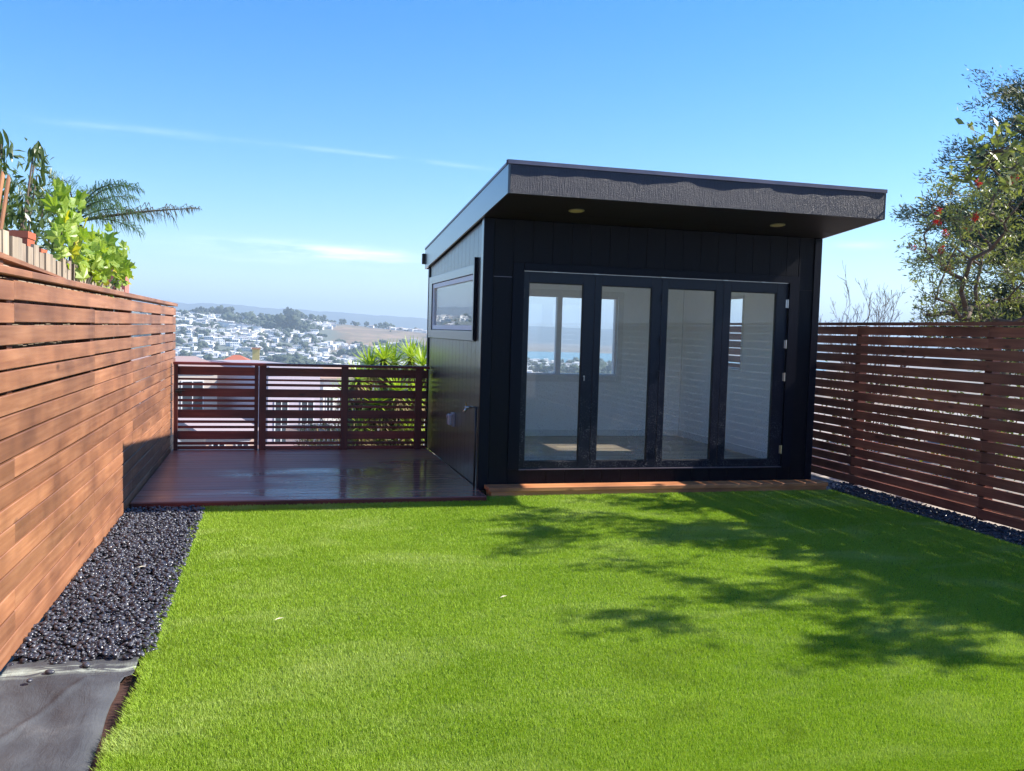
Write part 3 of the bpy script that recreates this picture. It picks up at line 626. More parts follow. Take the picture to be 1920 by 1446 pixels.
# interior trims round the windows, jamb liners
def liner(axis,c0,c1,h,t_=.008):
    u0,u1,z0,z1=h; m=MB(); lo,hi=sorted((c0,c1))
    for q in ((u0-.0,u0+t_,z0,z1),(u1-t_,u1,z0,z1),(u0+t_,u1-t_,z0,z0+t_),(u0+t_,u1-t_,z1-t_,z1)):
        if axis=='x': m.box(q[0],lo,q[2],q[1],hi,q[3])
        else: m.box(lo,q[0],q[2],hi,q[1],q[3])
    return sb(m,'window_liner',P_base)
liner('x',SY1-.125,SY1-.077,WB); liner('y',SX1-.125,SX1-.077,WR); liner('y',SX0+.053,SX0+.125,WL)
for q in ((WB[0]-.07,WB[0],WB[2]-.08,WB[3]+.07),(WB[1],WB[1]+.07,WB[2]-.08,WB[3]+.07),(WB[0],WB[1],WB[3],WB[3]+.07),(WB[0],WB[1],WB[2]-.08,WB[2])):
    sb(MB().box(q[0]+.0005,SY1-.122,q[2]+.0005,q[1]-.0005,SY1-.1085,q[3]-.0005),'window_trim',P_base)
# interior: floor planks, baseboards, ceiling
x=SX0+.11; y=SY0+.05; k=0
while y<SY1-.12:
    ye=min(y+.18,SY1-.11); xs=[SX0+.11]; 
    while xs[-1]<SX1-.11: xs.append(min(xs[-1]+random.uniform(.8,1.5),SX1-.109))
    for a,b in zip(xs[:-1],xs[1:]):
        m=MB().box(-(b-a)/2+.0007,-(ye-y)/2+.0007,0,(b-a)/2-.0007,(ye-y)/2-.0007,.012); m.build('floor_plank',W_ifloor,sh,loc=((a+b)/2-OX,(y+ye)/2-OY,.188+random.uniform(0,.0006)))
    y=ye
sb(MB().box(SX0+.05,SY0+.046,.10,SX1-.05,SY1-.05,.187),'subfloor',P_white)
sb(MB().box(SX0+.112,SY1-.122,.203,SX1-.112,SY1-.1085,.29),'baseboard',P_base)
sb(MB().box(SX1-.122,SY0+.12,.203,SX1-.1085,SY1-.123,.29),'baseboard',P_base)
m=MB(); m.hexa([(SX0+.05,SY0+.05,zc(SY0)),(SX1-.05,SY0+.05,zc(SY0)),(SX1-.05,SY1-.05,zc(SY1)),(SX0+.05,SY1-.05,zc(SY1)),(SX0+.05,SY0+.05,zc(SY0)+.03),(SX1-.05,SY0+.05,zc(SY0)+.03),(SX1-.05,SY1-.05,zc(SY1)+.03),(SX0+.05,SY1-.05,zc(SY1)+.03)]); sb(m,'ceiling',P_white)
# roof
RX0,RX1,RY0,RY1=1.943,5.707,7.60,11.89
def slab(x0,x1,y0,y1,d0,d1,cl=0):
    return MB().hexa([(x0,y0,zr(y0)+d0),(x1,y0,zr(y0)+d0),(x1,y1,zr(y1)+d0),(x0,y1,zr(y1)+d0),(x0,y0,zr(y0)+d1),(x1,y0,zr(y0)+d1),(x1,y1,zr(y1)+d1),(x0,y1,zr(y1)+d1)])
FH=.250
sb(slab(RX0+.021,RX1-.021,RY0+.021,RY1-.021,.03,FH-.002),'roof_deck',B_soffit)
sb(slab(RX0+.0215,RX1-.0215,RY0+.0215,8.28,.0,.028),'soffit_panel',B_soffit); sb(slab(RX0+.0215,RX1-.0215,8.284,SY0-.016,.0,.028),'soffit_panel',B_soffit)
sb(slab(RX0+.021,RX1-.021,RY0,RY0+.02,-.0,FH),'front_fascia',B_fascia,.002)
sb(slab(RX0,RX0+.02,RY0,RY1,-.001,FH),'side_fascia',B_fasciaL,.002)
sb(slab(RX1-.02,RX1,RY0,RY1,-.001,FH),'side_fascia',B_fasciaL,.002)
sb(slab(RX0+.021,RX1-.021,RY1-.02,RY1,0,FH),'rear_fascia',B_trim,.002)
# wavy roofing edge with metal drip
m=MB(); n=160; vs=[]
for i in range(n+1):
    u=i/n; x=RX0-.006+(RX1-RX0+.012)*u
    p=.0065+.0042*abs(math.sin(u*pi*4.3+.25))**1.0-.0028*u+.001*math.sin(u*37)+.0006*math.sin(u*91)
    for (yy,zz_) in ((RY0+.05,0.0),(RY0-p,0.0),(RY0-p,.034),(RY0+.05,.038)): vs.append((x,yy,zr(RY0)+FH+.0015+zz_))
m.add(vs,[(i*4+k,(i+1)*4+k,(i+1)*4+(k+1)%4,i*4+(k+1)%4) for i in range(n) for k in range(4)]); sb(m,'drip_edge',P_dmetal)
sb(slab(RX0-.005,RX0+.03,RY0+.051,RY1+.005,FH+.0015,FH+.025),'drip_edge',P_dmetal)
sb(slab(RX1-.03,RX1+.005,RY0+.051,RY1+.005,FH+.0015,FH+.025),'drip_edge',P_dmetal)
sb(slab(RX0+.031,RX1-.031,RY0+.052,RY1,FH+.0005,FH+.018),'roofing_felt',plain('grey roofing felt',(.10,.10,.105),.9,.5,60))
m=MB().box(RX0-.036,RY1+.001,2.45,RX0+.02,RY1+.05,2.59); sb(m,'security_sensor',P_hose,.01)
# downlights in soffit
for (lx,ly) in ((2.729,8.072),(4.857,8.115)):
    zs=zr(ly); e=bpy.data.objects.new('downlight',None); COL.objects.link(e); e.parent=sh; e.location=(lx-OX,ly-OY,zs); e.rotation_euler=(math.atan(-.093),0,0)
    vs=[];n=32
    for rr_,zz_ in ((.074,-.0005),(.074,-.005),(.066,-.008),(.060,-.006)): vs+=[(rr_*math.cos(2*pi*i/n),rr_*math.sin(2*pi*i/n),zz_) for i in range(n)]
    MB().add(vs,[(k*n+i,(k+1)*n+i,(k+1)*n+(i+1)%n,k*n+(i+1)%n) for k in range(3) for i in range(n)]).build('trim_ring',P_lamprim,e)
    MB().tube((0,0,-.0055),(0,0,-.0025),.0605,n=32).build('lens',P_lamp,e)
# doors
fr=bpy.data.objects.new('door_frame',None); COL.objects.link(fr); fr.parent=sh
def db(m,name,mat,par,bev=.0015): m.v=[(a-OX,b-OY,c) for a,b,c in m.v]; o=m.build(name,mat,par); 
db(MB().box(2.274,SY0-.018,.232,2.386,SY0-.0005,2.272),'casing',B_trim,fr)
db(MB().box(5.314,SY0-.030,.232,5.420,SY0-.0005,2.272),'casing',B_trim,fr)
db(MB().box(2.270,SY0-.024,2.2735,5.428,SY0-.0005,2.30),'casing',B_trim,fr) if False else db(MB().box(2.3865,SY0-.030,2.199,5.3135,SY0-.0005,2.272),'casing',B_trim,fr)
db(MB().box(2.3865,SY0-.006,2.1935,5.3135,SY0+.05,2.1985),'track',P_metal,fr)
for x in (2.70,3.13,3.86,4.56,5.0): db(MB().box(x-.025,SY0-.0235,2.193,x+.025,SY0-.0185,2.2005),'track_clip',P_metal,fr)
db(MB().box(2.3865,SY0-.02,.2285,5.3135,SY0+.10,.236),'threshold',P_dmetal,fr)
panels=[(2.390,3.1325,2.444,3.010),(3.1345,3.8565,3.204,3.752),(3.8585,4.5555,3.928,4.470),(4.5575,5.310,4.643,5.178)]
for i,(a,b,g0,g1) in enumerate(panels):
    lab=('leftmost glass door leaf','second glass door leaf from the left','third glass door leaf from the left','rightmost glass door leaf')[i]
    e=bpy.data.objects.new('glass_door',None); COL.objects.link(e); e.parent=sh; e['label']=lab; ox=(a+b)/2; e.location=(ox-OX,SY0-OY,.238)
    y0,y1=.002,.050; z0=.238
    def q(x0,x1,za,zb,nm,mt=B_door,ya=y0,yb=y1):
        m=MB().box(x0-ox,ya,za-z0,x1-ox,yb,zb-z0); o=m.build(nm,mt,e); bv=o.modifiers.new('b','BEVEL'); bv.width=.002; return o
    q(a,g0,z0,2.190,'stile'); q(g1,b,z0,2.190,'stile'); q(g0,g1,2.088,2.190,'top_rail'); q(g0,g1,z0,.312,'bottom_rail')
    for s0 in ((g0,g0+.008,.312,2.088),(g1-.008,g1,.312,2.088),(g0+.008,g1-.008,.312,.320),(g0+.008,g1-.008,2.080,2.088)): q(*s0,'glazing_bead',P_hose,.012,.026)
    m=MB().box(g0-ox+.0005,.027,.3125-z0,g1-ox-.0005,.032,2.0875-z0); m.build('pane',G_door,e)
    if i==0: m=MB(); m.tube((3.045-ox,-.004,1.17-z0),(3.045-ox,.002,1.17-z0),.009,n=16); m.tube((3.045-ox,-.010,1.165-z0),(3.045-ox,-.004,1.165-z0),.005); m.box(3.041-ox,-.009,1.125-z0,3.049-ox,-.005,1.163-z0); m.build('key_lock',P_metal,e)
    hx={0:a,2:a,3:b}.get(i)
    if hx is not None:
        for hz_ in (.42,1.2,1.55,1.98):
            m=MB().tube((hx-ox,-.012,hz_-.045-z0),(hx-ox,-.012,hz_+.045-z0),.007,n=10); m.box(hx-ox-.022,-.004,hz_-.043-z0,hx-ox+.022,.001,hz_+.043-z0); m.build('hinge',B_door if i!=3 else P_metal,e)
# base skirt under right and left
# step
st=empty('wooden_step',(3.9,8.45,0)); tag(st,'low long orange redwood step in front of the glass doors','step')
m=MB().box(-1.86,-.08,.052,1.86,.13,.092); o=m.build('tread',W_step,st,loc=(0,0,0)); bv=o.modifiers.new('b','BEVEL'); bv.width=.004
m=MB().box(-1.835,-.068,-.02,1.845,-.03,.0505); o=m.build('riser',W_step,st)
m=MB().box(-1.84,-.02,-.02,1.84,.12,.0500); o=m.build('support',W_step,st)
m=MB().box(SX1+.03,8.45,-.05,6.15,9.8,.02); tag(m.build('concrete_pad',plain('pale concrete',(.34,.32,.33),.9,.3,20)),'narrow pale pad between the shed and the right fence','path',kind='structure')
# electric outlet and tap on left wall
ob=empty('outdoor_outlet',(SX0,9.89,.60)); tag(ob,'grey plastic bubble cover outlet on the shed side wall','outlet')
o=MB().box(-.03,-.055,-.075,-.0005,.055,.075).build('back_plate',P_grey,ob,bevel=.004); o=MB().box(-.075,-.048,-.062,-.031,.048,.062).build('bubble_cover',P_clear,ob,bevel=.012)
o=MB().box(-.085,-.03,.02,-.0755,.03,.05).build('latch',P_grey,ob,bevel=.003)
tp=empty('garden_tap',(SX0-.014,8.93,.82)); tag(tp,'small metal hose tap near the front corner of the shed','tap')
MB().tube((0,0,0),(-.07,0,0),.012,n=12).tube((-.05,0,.0),(-.085,0,-.05),.012,.010,12).build('spout',P_metal,tp,smooth=True)
m=MB(); m.tube((-.055,0,.0),(-.062,0,.045),.006); 
for i in range(10):
    a,b=2*pi*i/10,2*pi*(i+1)/10; m.tube((-.065+.004*math.cos(a),.026*math.cos(a),.05+.014*math.sin(a)),(-.065+.004*math.cos(b),.026*math.cos(b),.05+.014*math.sin(b)),.004,n=6)
m.build('handle',P_brass,tp)
pp=empty('water_pipe',(SX0-.03,8.66,.04)); tag(pp,'black water pipe running down the front corner of the shed','pipe')
MB().tube((0,0,0),(0,0,.80),.011,n=10).build('riser_pipe',P_hose,pp,smooth=True); MB().tube((0,0,.80),(.0,.26,.79),.009,n=10).build('branch_pipe',P_hose,pp,smooth=True)

# ------------------------------------------------------------------ vegetation helpers
def leafcloud(P,D,length,width,jit=.5,curl=.15):
    """P (n,3) roots, D (n,3) directions -> rhombic leaves"""
    n=len(P); D=D/np.linalg.norm(D,axis=1,keepdims=True); s=rng.normal(size=(n,3)); s=np.cross(D,s); s/=np.linalg.norm(s,axis=1,keepdims=True); nn_=np.cross(s,D)
    Ls=length*(1-jit/2+jit*rng.random((n,1))); Ws=width*(1-jit/2+jit*rng.random((n,1)))
    a=P; b=P+D*Ls*.45+s*Ws/2; c=P+D*Ls-nn_*Ls*curl; d=P+D*Ls*.45-s*Ws/2
    V=np.stack([a,b,c,d],1).reshape(-1,3); return V,np.arange(4*n).reshape(-1,4)
def grow(rnd,start,dr,length,r,depth,mb,ends,spread=.55,up=.1,kids=(2,4),inside=None,minr=.004,curve=.12,nseg=4,shrink=.68):
    p=Vector(start); d=Vector(dr).normalized(); sg=length/nseg; pts=[p.copy()]; rs=[r]
    for i in range(nseg):
        d=(d+Vector((rnd.gauss(0,curve),rnd.gauss(0,curve),rnd.gauss(0,curve)+up*.3))).normalized(); p=p+d*sg; pts.append(p.copy()); rs.append(max(minr,r*(1-.45*(i+1)/nseg)))
    mb.path(pts,rs,6 if r>.02 else 4)
    if depth==0 or (inside and not inside(p)): ends.append((pts[-2],p.copy(),d.copy())); ends.append((pts[-3],pts[-2],d.copy())); return
    for k in range(rnd.randint(*kids)):
        a=Vector((rnd.gauss(0,1),rnd.gauss(0,1),rnd.gauss(0,1)+up)); nd=(d+a*spread).normalized(); q=pts[rnd.randint(max(1,nseg-2),nseg)]
        grow(rnd,q,nd,length*shrink*rnd.uniform(.75,1.15),max(minr,rs[-1]*.75),depth-1,mb,ends,spread,up,kids,inside,minr,curve,nseg,shrink)
def shoots(ends,per,llen,lwid,back=.35,rad=.05,dirj=.9,lj=.5):
    P=[];D=[]
    for a,b,d in ends:
        n=per; t=rng.random((n,1))*1.15-.1; A=np.array(a);B=np.array(b); p=A+(B-A)*t+rng.normal(0,rad,(n,3)); dd=np.array(d)[None]*.8+rng.normal(0,dirj,(n,3)); P.append(p); D.append(dd)
    return leafcloud(np.concatenate(P),np.concatenate(D),llen,lwid,lj)

def in_ell(c,r): return lambda p: ((p.x-c[0])/r[0])**2+((p.y-c[1])/r[1])**2+((p.z-c[2])/r[2])**2<1
def tree(name,base,label,cat,trunk_r,trunk_h,dirs,length,depth,per,llen,lwid,leafm,seed,rad=.06,spread=.55,up=.15,shrink=.68,dirj=.9,kids=(2,4),group=None,extra=None,barkm=None,sel=None):
    rd=random.Random(seed); e=empty(name,base); tag(e,label,cat,group); m=MB(); ends=[]
    m.path([(0,0,0),(.02,.03,trunk_h*.5),(0,0,trunk_h)],[trunk_r,trunk_r*.85,trunk_r*.7],10)
    for d in dirs: grow(rd,(0,0,trunk_h*rd.uniform(.8,1)),d,length*rd.uniform(.85,1.15),trunk_r*.6,depth,m,ends,spread,up,kids,None,.0024,.14,4,shrink)
    m.build('trunk',barkm or P_bark,e,smooth=True)
    if sel: ends=[q for q in ends if sel(q[1])]
    if leafm:
        V,Fc=shoots(ends,per,llen,lwid,rad=rad,dirj=dirj); c=link('crown',npmesh('crown',V,Fc,leafm),e)
    return e,ends

# bottlebrush beyond the right fence
def ctree(name,base,label,trunk_r,trunk_h,clusters,per,llen,lwid,leafm,seed,crad,rad=.05,dirj=.9,tw=7,group=None,cat='tree'):
    """branches run from the trunk top to each cluster point, twigs and leaves fill the cluster"""
    rd=random.Random(seed); e=empty(name,base); tag(e,label,cat,group); B=Vector(base); m=MB(); ends=[]
    m.path([(0,0,0),(.04,.03,trunk_h*.5),(0,0,trunk_h)],[trunk_r,trunk_r*.85,trunk_r*.7],10)
    pts=[Vector(c)-B for c in clusters]; pts.sort(key=lambda p:(p-Vector((0,0,trunk_h))).length); nodes=[(Vector((0,0,trunk_h)),trunk_r*.6)]
    for p in pts:
        a,ra=min(nodes,key=lambda q:(q[0]-p).length+.35*(q[0]-Vector((0,0,trunk_h))).length); L_=(p-a).length
        q1=a.lerp(p,.35)+Vector((rd.gauss(0,.08),rd.gauss(0,.08),rd.gauss(.03,.06)))*L_; q2=a.lerp(p,.7)+Vector((rd.gauss(0,.06),rd.gauss(0,.06),rd.gauss(.05,.06)))*L_
        rb=max(.008,ra*.68); m.path([a,q1,q2,p],[ra*.8,ra*.75,rb,rb*.8],6); nodes+=[(q1,ra*.75),(q2,rb),(p,rb)]
        out=(p-a).normalized()
        for k in range(tw):
            d=(out*.6+Vector((rd.gauss(0,1),rd.gauss(0,1),rd.gauss(.15,.8)))*.75).normalized(); l=crad*rd.uniform(.5,1.25); c=p+d*l*.5+Vector((rd.gauss(0,.03),rd.gauss(0,.03),rd.gauss(0,.03))); t=p+d*l
            m.tube(p,c,.006,.004,4); m.tube(c,t,.004,.0025,4); ends.append((tuple(p.lerp(c,.5)),t,d)); ends.append((tuple(c),t,d))
    m.build('trunk',P_bark,e,smooth=True)
    V,Fc=shoots(ends,per,llen,lwid,rad=rad,dirj=dirj); link('crown',npmesh('crown',V,Fc,leafm),e)
    return e,ends
def ellpts(n,c,r,seed,shell=.35,keep=None):
    rd=random.Random(seed); out=[]
    while len(out)<n:
        p=Vector((rd.uniform(-1,1),rd.uniform(-1,1),rd.uniform(-1,1)))
        if not (shell<p.length<1): continue
        q=Vector((c[0]+p.x*r[0],c[1]+p.y*r[1],c[2]+p.z*r[2]))
        if keep is None or keep(q): out.append(q)
    return out
bb,ends=ctree('bottlebrush_tree',(10.0,10.6,-.1),'olive green bottlebrush tree with red flowers behind the right fence',.13,1.5,
   ellpts(135,(10.75,10.5,2.7),(2.1,1.8,1.8),11,.25,lambda q:q.z-1.6<(q.x-8.2)*1.3+.9)+[Vector((8.62,10.2,2.55)),Vector((8.68,10.0,2.95)),Vector((8.6,10.3,2.2)),Vector((8.9,10.2,3.3))],10,.075,.021,L_bottle,11,.34,rad=.04,dirj=.8)
rd=random.Random(3); pk=[q for q in ends if q[1].x<-.2 or q[1].y<0]; rd.shuffle(pk)
for a,b,d in pk[:44]:
    n=80; P=np.array(b)+np.array(d)[None]*(rng.random((n,1))-.5)*.12; D=np.cross(np.array(d)[None],rng.normal(size=(n,3))); V,Fc=leafcloud(P,D,.055,.008,.3); link('flower',npmesh('flower',V,Fc,L_red),bb)
# shade tree at the right edge, throwing leaf shade on the turf
ctree('shade_tree',(8.9,5.2,-.1),'broad leafy shade tree beyond the right fence at the picture edge',.12,1.9,
   ellpts(36,(8.6,4.3,3.75),(1.2,1.2,.75),21,.15)+ellpts(46,(8.35,6.4,3.6),(1.3,1.4,.9),22,.15,lambda q:q.y<q.x*.96)+[Vector(p) for p in ((6.9,4.15,3.9),(7.1,4.3,3.9),(7.0,5.3,3.6),(6.9,6.3,3.5),(6.5,7.2,3.3),(6.8,5.9,3.8),(6.3,6.9,3.35),(7.0,6.9,3.6))],4,.11,.046,L_bottle,21,.34,rad=.03,tw=10,dirj=.9)
# dark conifer behind
def conifer(base,h,rmax,seed,label):
    rd=random.Random(seed); e=empty('conifer_tree',base); tag(e,label,'tree'); m=MB(); m.tube((0,0,0),(0,0,h),.28,.05,10)
    P=[];D=[];P2=[];D2=[]
    z=h*.16
    while z<h:
        rr_=rmax*(1-((z/h)-.30)**2*1.15) if z/h>.3 else rmax*(.75+z/h)
        for k in range(rd.randint(5,7)):
            a=rd.uniform(0,2*pi); ln=rr_*rd.uniform(.45,1.08); dz=rd.uniform(-.05,.28)*ln
            e0=Vector((0,0,z)); e1=Vector((math.cos(a)*ln,math.sin(a)*ln,z+dz)); m.tube(e0,e1,.05,.012,5)
            nb=int(9+ln*9)
            for j in range(nb if k<5 else nb//2):
                t=rd.uniform(.28,1.02); c=e0.lerp(e1,t)+Vector((rd.gauss(0,.22),rd.gauss(0,.22),rd.gauss(0,.12)+.1*t)); n=60
                p=np.array(c)+rng.normal(0,1,(n,3))*np.array([.12,.12,.07]); dd=np.array([math.cos(a),math.sin(a),.35])+rng.normal(0,.8,(n,3))
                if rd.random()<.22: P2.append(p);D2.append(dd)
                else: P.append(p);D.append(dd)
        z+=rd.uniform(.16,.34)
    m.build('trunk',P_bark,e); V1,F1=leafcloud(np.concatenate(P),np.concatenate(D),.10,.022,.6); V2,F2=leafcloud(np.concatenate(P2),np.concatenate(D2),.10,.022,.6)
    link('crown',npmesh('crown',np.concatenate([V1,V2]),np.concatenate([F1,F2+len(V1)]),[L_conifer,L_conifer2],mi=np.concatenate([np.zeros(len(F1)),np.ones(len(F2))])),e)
    return e
conifer((15.3,14.3,-.3),7.1,3.3,5,'tall dark conifer behind the bottlebrush at the right edge')
# bare twiggy shrub
tree('bare_shrub',(8.9,12.0,-.2),'bare leafless twiggy shrub just right of the shed','shrub',.035,.9,[(math.cos(a)*.75,math.sin(a)*.4,1.15+.3*math.sin(a*3)) for a in [i*.45 for i in range(14)]],1.0,4,0,0,0,None,31,spread=.38,up=.3,shrink=.62,kids=(2,3),barkm=P_twig)
# low shrubs behind right fence seen through the gaps
for (x,y,s,sd_,lab) in ((7.6,6.0,.8,1,'leafy green shrub behind the slats nearest the picture edge'),(7.7,8.6,.75,2,'leafy green shrub behind the middle of the right fence'),(7.9,10.8,.6,3,'low leafy shrub behind the far end of the right fence')):
    e=empty('garden_shrub',(x,y,-.1)); tag(e,lab,'shrub',group='shrubs behind the right fence'); m=MB(); P=[];D=[]
    rd=random.Random(sd_)
    for k in range(26):
        a=rd.uniform(0,2*pi); q=Vector((math.cos(a)*rd.uniform(.1,s),math.sin(a)*rd.uniform(.1,s),rd.uniform(.25,1.15))); m.tube((0,0,0),q,.012,.004,5); n=45; P.append(np.array(q)+rng.normal(0,.12,(n,3))); D.append(rng.normal(size=(n,3))+np.array([0,0,.5]))
    m.build('stems',P_bark,e); V,Fc=leafcloud(np.concatenate(P),np.concatenate(D),.07,.03,.6); link('foliage',npmesh('foliage',V,Fc,L_shrub),e)

# yucca clump behind the railing
def rosette(n,ln,wd,up0=-.35,up1=1.0):
    V=[];Fc=[]
    for i in range(n):
        t=(i+.5)/n; a=i*2.39996+random.uniform(-.2,.2); el=math.asin(max(-.6,min(.999,up0+(up1-up0)*t+random.uniform(-.06,.06)))); l=ln*random.uniform(.8,1.1)*(1-.25*t)
        d=Vector((math.cos(a)*math.cos(el),math.sin(a)*math.cos(el),math.sin(el))); s=Vector((-math.sin(a),math.cos(a),0)); dn=Vector((0,0,-1))
        p0=d*.02; b=len(V)
        for u,wf,dr in ((0,.55,0),(.35,1,.01),(.7,.62,.05),(1,.02,.12*(1-max(0,math.sin(el))))):
            c=p0+d*(l*u)+dn*(l*dr); V+=[c-s*wd*wf/2,c+s*wd*wf/2]
        Fc+=[(b,b+1,b+3,b+2),(b+2,b+3,b+5,b+4),(b+4,b+5,b+7,b+6)]
    return V,Fc
yu=[(1.42,13.5,1.02,.40,'yucca head left of the group, standing clear above the railing'),(1.83,13.9,1.07,.40,'middle yucca head above the railing'),(2.16,13.2,1.06,.42,'yucca head against the shed wall above the railing'),(1.15,14.3,.55,.36,None),(1.6,13.2,.45,.38,None),(2.0,13.6,.30,.38,None),(2.05,12.9,.62,.36,None),(1.75,14.4,.65,.36,None),(1.45,13.0,-.1,.36,None),(2.2,12.8,-.05,.36,None),(1.2,13.0,.85,.36,None),(1.62,13.5,1.12,.38,None),(2.05,13.6,1.16,.40,None),(1.25,12.75,.2,.36,None),(1.75,12.8,.7,.38,None),(1.9,12.75,.15,.36,None),(1.45,12.8,.5,.34,None)]
groups=[([0,3,8,10,13,16],(1.35,13.7),'yucca with spiky green heads, left one behind the railing'),([1,4,7,11,14],(1.75,13.9),'yucca with spiky green heads, middle one behind the railing'),([2,5,6,9,12,15],(2.1,13.3),'yucca with spiky green heads, beside the shed corner')]
for ids,(bx_,by_),lab in groups:
    zb=float(H(bx_,by_))-.1; e=empty('yucca_plant',(bx_,by_,zb)); tag(e,lab,'yucca',group='yuccas behind the deck railing')
    for i in ids:
        x,y,z,l,_=yu[i]; hx,hy,hz_=x-bx_,y-by_,z-zb
        MB().path([(0,0,0),(hx*.6,hy*.6,hz_*.5),(hx,hy,hz_)],[.10,.075,.05],8).build('trunk',P_barkd,e,smooth=True)
        V,Fc=rosette(84,l*1.15,.030,-.35,.97); MB().add(V,Fc).build('leaf_rosette',L_yucca,e,loc=(hx,hy,hz_))
        V,Fc=rosette(110,l*.95,.028,-1.0,-.2); m=MB().add(V,Fc); m.build('dry_skirt',L_yuccadry,e,loc=(hx,hy,hz_-.08)); V,Fc=rosette(90,l*.8,.026,-1.0,-.3); MB().add(V,Fc).build('dry_skirt',L_yuccadry,e,loc=(hx*.8,hy*.8,hz_-.45))
# low scrub along the foot of the railing
e=empty('scrub_bush',(.9,12.6,-.3)); tag(e,'tangle of dry grass and low green scrub behind the railing foot','shrub')
P=np.stack([rng.uniform(-.5,1.2,3500),rng.uniform(-.35,1.2,3500),rng.uniform(-.4,.75,3500)],-1); P[:,2]*=.5+.5*np.clip((P[:,0]+.5)/1.5,0,1); D=rng.normal(size=(3500,3))*.6+np.array([0,0,1]); V,Fc=leafcloud(P,D,.16,.012,.6)
link('foliage',npmesh('foliage',V,Fc,[L_yuccadry,L_shrub],mi=(rng.random(len(Fc))<.4).astype(int)),e)

# grape vine on the picket fence: individual leaves
def lobed(scale):
    pts=[]; lob=[(0,1.0),(26,.62),(48,.92),(80,.55),(104,.78),(140,.48),(165,.58),(180,.30)]
    ang=[(a,r) for a,r in lob]+[(-a,r) for a,r in lob[-2:0:-1]]
    V=[(0,0,0)]
    for a,r in ang:
        q=R(a); V.append((math.sin(q)*r*scale,(math.cos(q)*r+.3)*scale,random.uniform(-.14,.14)*scale-abs(math.sin(q))*.12*scale))
    n=len(V)-1; return V,[(0,1+i,1+(i+1)%n) for i in range(n)]
lm=[]
for k in range(5):
    V,Fc=lobed(.066); lm.append(MB().add(V,Fc).mesh('leaf',L_grape))
ly_=MB().add(*lobed(.06)).mesh('leaf',L_yellow)
def vine(name,root,label,cluster,n,seed):
    rd=random.Random(seed); e=empty(name,root); tag(e,label,'vine'); m=MB()
    for (c,s) in cluster:
        prev=Vector((0,0,-.5)); q=Vector(c)-Vector(root)
        m.path([prev,q*.5+Vector((.03,0,-.1)),q],[.012,.009,.005],6)
    m.build('stem',P_barkd,e)
    tot=sum(s[0]*s[1]*0+s[3] for c,s in cluster)
    for c,s in cluster:
        for k in range(int(n*s[3]/tot)):
            p=Vector((max(-1.30,rd.gauss(c[0],s[0]*.8)),rd.gauss(c[1],s[1]*.85),rd.gauss(c[2],s[2]*.85))); me=ly_ if rd.random()<.07 else rd.choice(lm)
            o=link('leaf',me,e,p-Vector(root),(rd.gauss(R(75),.55),rd.gauss(0,.45),rd.gauss(R(70),.8))); sc=rd.uniform(.65,1.35); o.scale=(sc,sc,sc)
    return e
vine('grape_vine',(-1.39,6.8,1.75),'bright green grape vine with big lobed leaves spilling over the picket fence',
  [((-1.320,6.394,2.276),(.06,.16,.12,26)),((-1.287,6.682,2.112),(.05,.25,.10,34)),((-1.337,6.806,2.301),(.06,.10,.10,10)),((-1.270,7.343,2.029),(.05,.28,.11,46)),((-1.279,7.673,2.144),(.06,.22,.10,30)),((-1.270,8.168,2.029),(.06,.35,.09,46)),((-1.320,8.498,2.112),(.06,.25,.06,24)),((-1.270,7.219,1.913),(.04,.2,.05,14)),((-1.279,8.745,1.996),(.05,.25,.06,20))],285,4)
# dark long leaved plant at far upper left
def lanc(l,wd):
    V=[];n=6
    for i in range(n+1):
        u=i/n; ww=wd*math.sin(pi*min(1,u*.93+.04))**.8; z=-.35*l*u*u; V+=[(-ww/2,l*u,z),(0,l*u,z-.12*ww),(ww/2,l*u,z)]
    return V,[(i*3+k,i*3+k+1,i*3+k+4,i*3+k+3) for i in range(n) for k in (0,1)]
dl=[MB().add(*lanc(.15,.036)).mesh('leaf',L_dark,True),MB().add(*lanc(.12,.03)).mesh('leaf',L_dark,True)]
e=empty('loquat_shrub',(-2.3,8.9,.0)); tag(e,'dark shrub with long drooping leaves at the upper left edge','shrub'); rd=random.Random(9); m=MB()
tips=[(-2.25,9.9,3.22),(-2.15,9.4,3.2),(-2.3,8.9,3.1),(-2.2,9.7,2.95),(-2.3,9.1,2.85),(-2.25,8.8,2.65),(-2.2,9.2,2.6),(-2.3,8.5,2.9),(-2.1,9.5,2.62),(-2.25,8.6,2.45),(-2.1,9.0,2.42),(-2.05,9.6,2.40),(-2.2,8.3,2.7)]
for tpt in tips:
    q=Vector(tpt)-Vector((-2.3,8.9,0)); m.path([(0,0,0),(q.x*.4,q.y*.4,q.z*.6),q],[.03,.018,.006],6)
    for k in range(13): o=link('leaf',rd.choice(dl),e,q+Vector((rd.gauss(0,.035),rd.gauss(0,.05),rd.gauss(-.02,.06))),(rd.uniform(-1.6,-.5),rd.gauss(0,.4),rd.uniform(0,2*pi))); sc=rd.uniform(.65,1.15); o.scale=(sc,)*3
m.build('stem',P_bark,e)
P=[];D=[]
for tpt in tips[3:]: 
    n=60; P.append(np.array(tpt)-np.array([2.3*0-2.3,8.9,0])*1.0+rng.normal(0,1,(n,3))*np.array([.1,.25,.16])-np.array([0,0,.12])); D.append(rng.normal(size=(n,3))+np.array([0,0,-.5]))
V,Fc=leafcloud(np.concatenate(P),np.concatenate(D),.10,.032,.5); link('inner_foliage',npmesh('inner_foliage',V,Fc,L_dark),e)
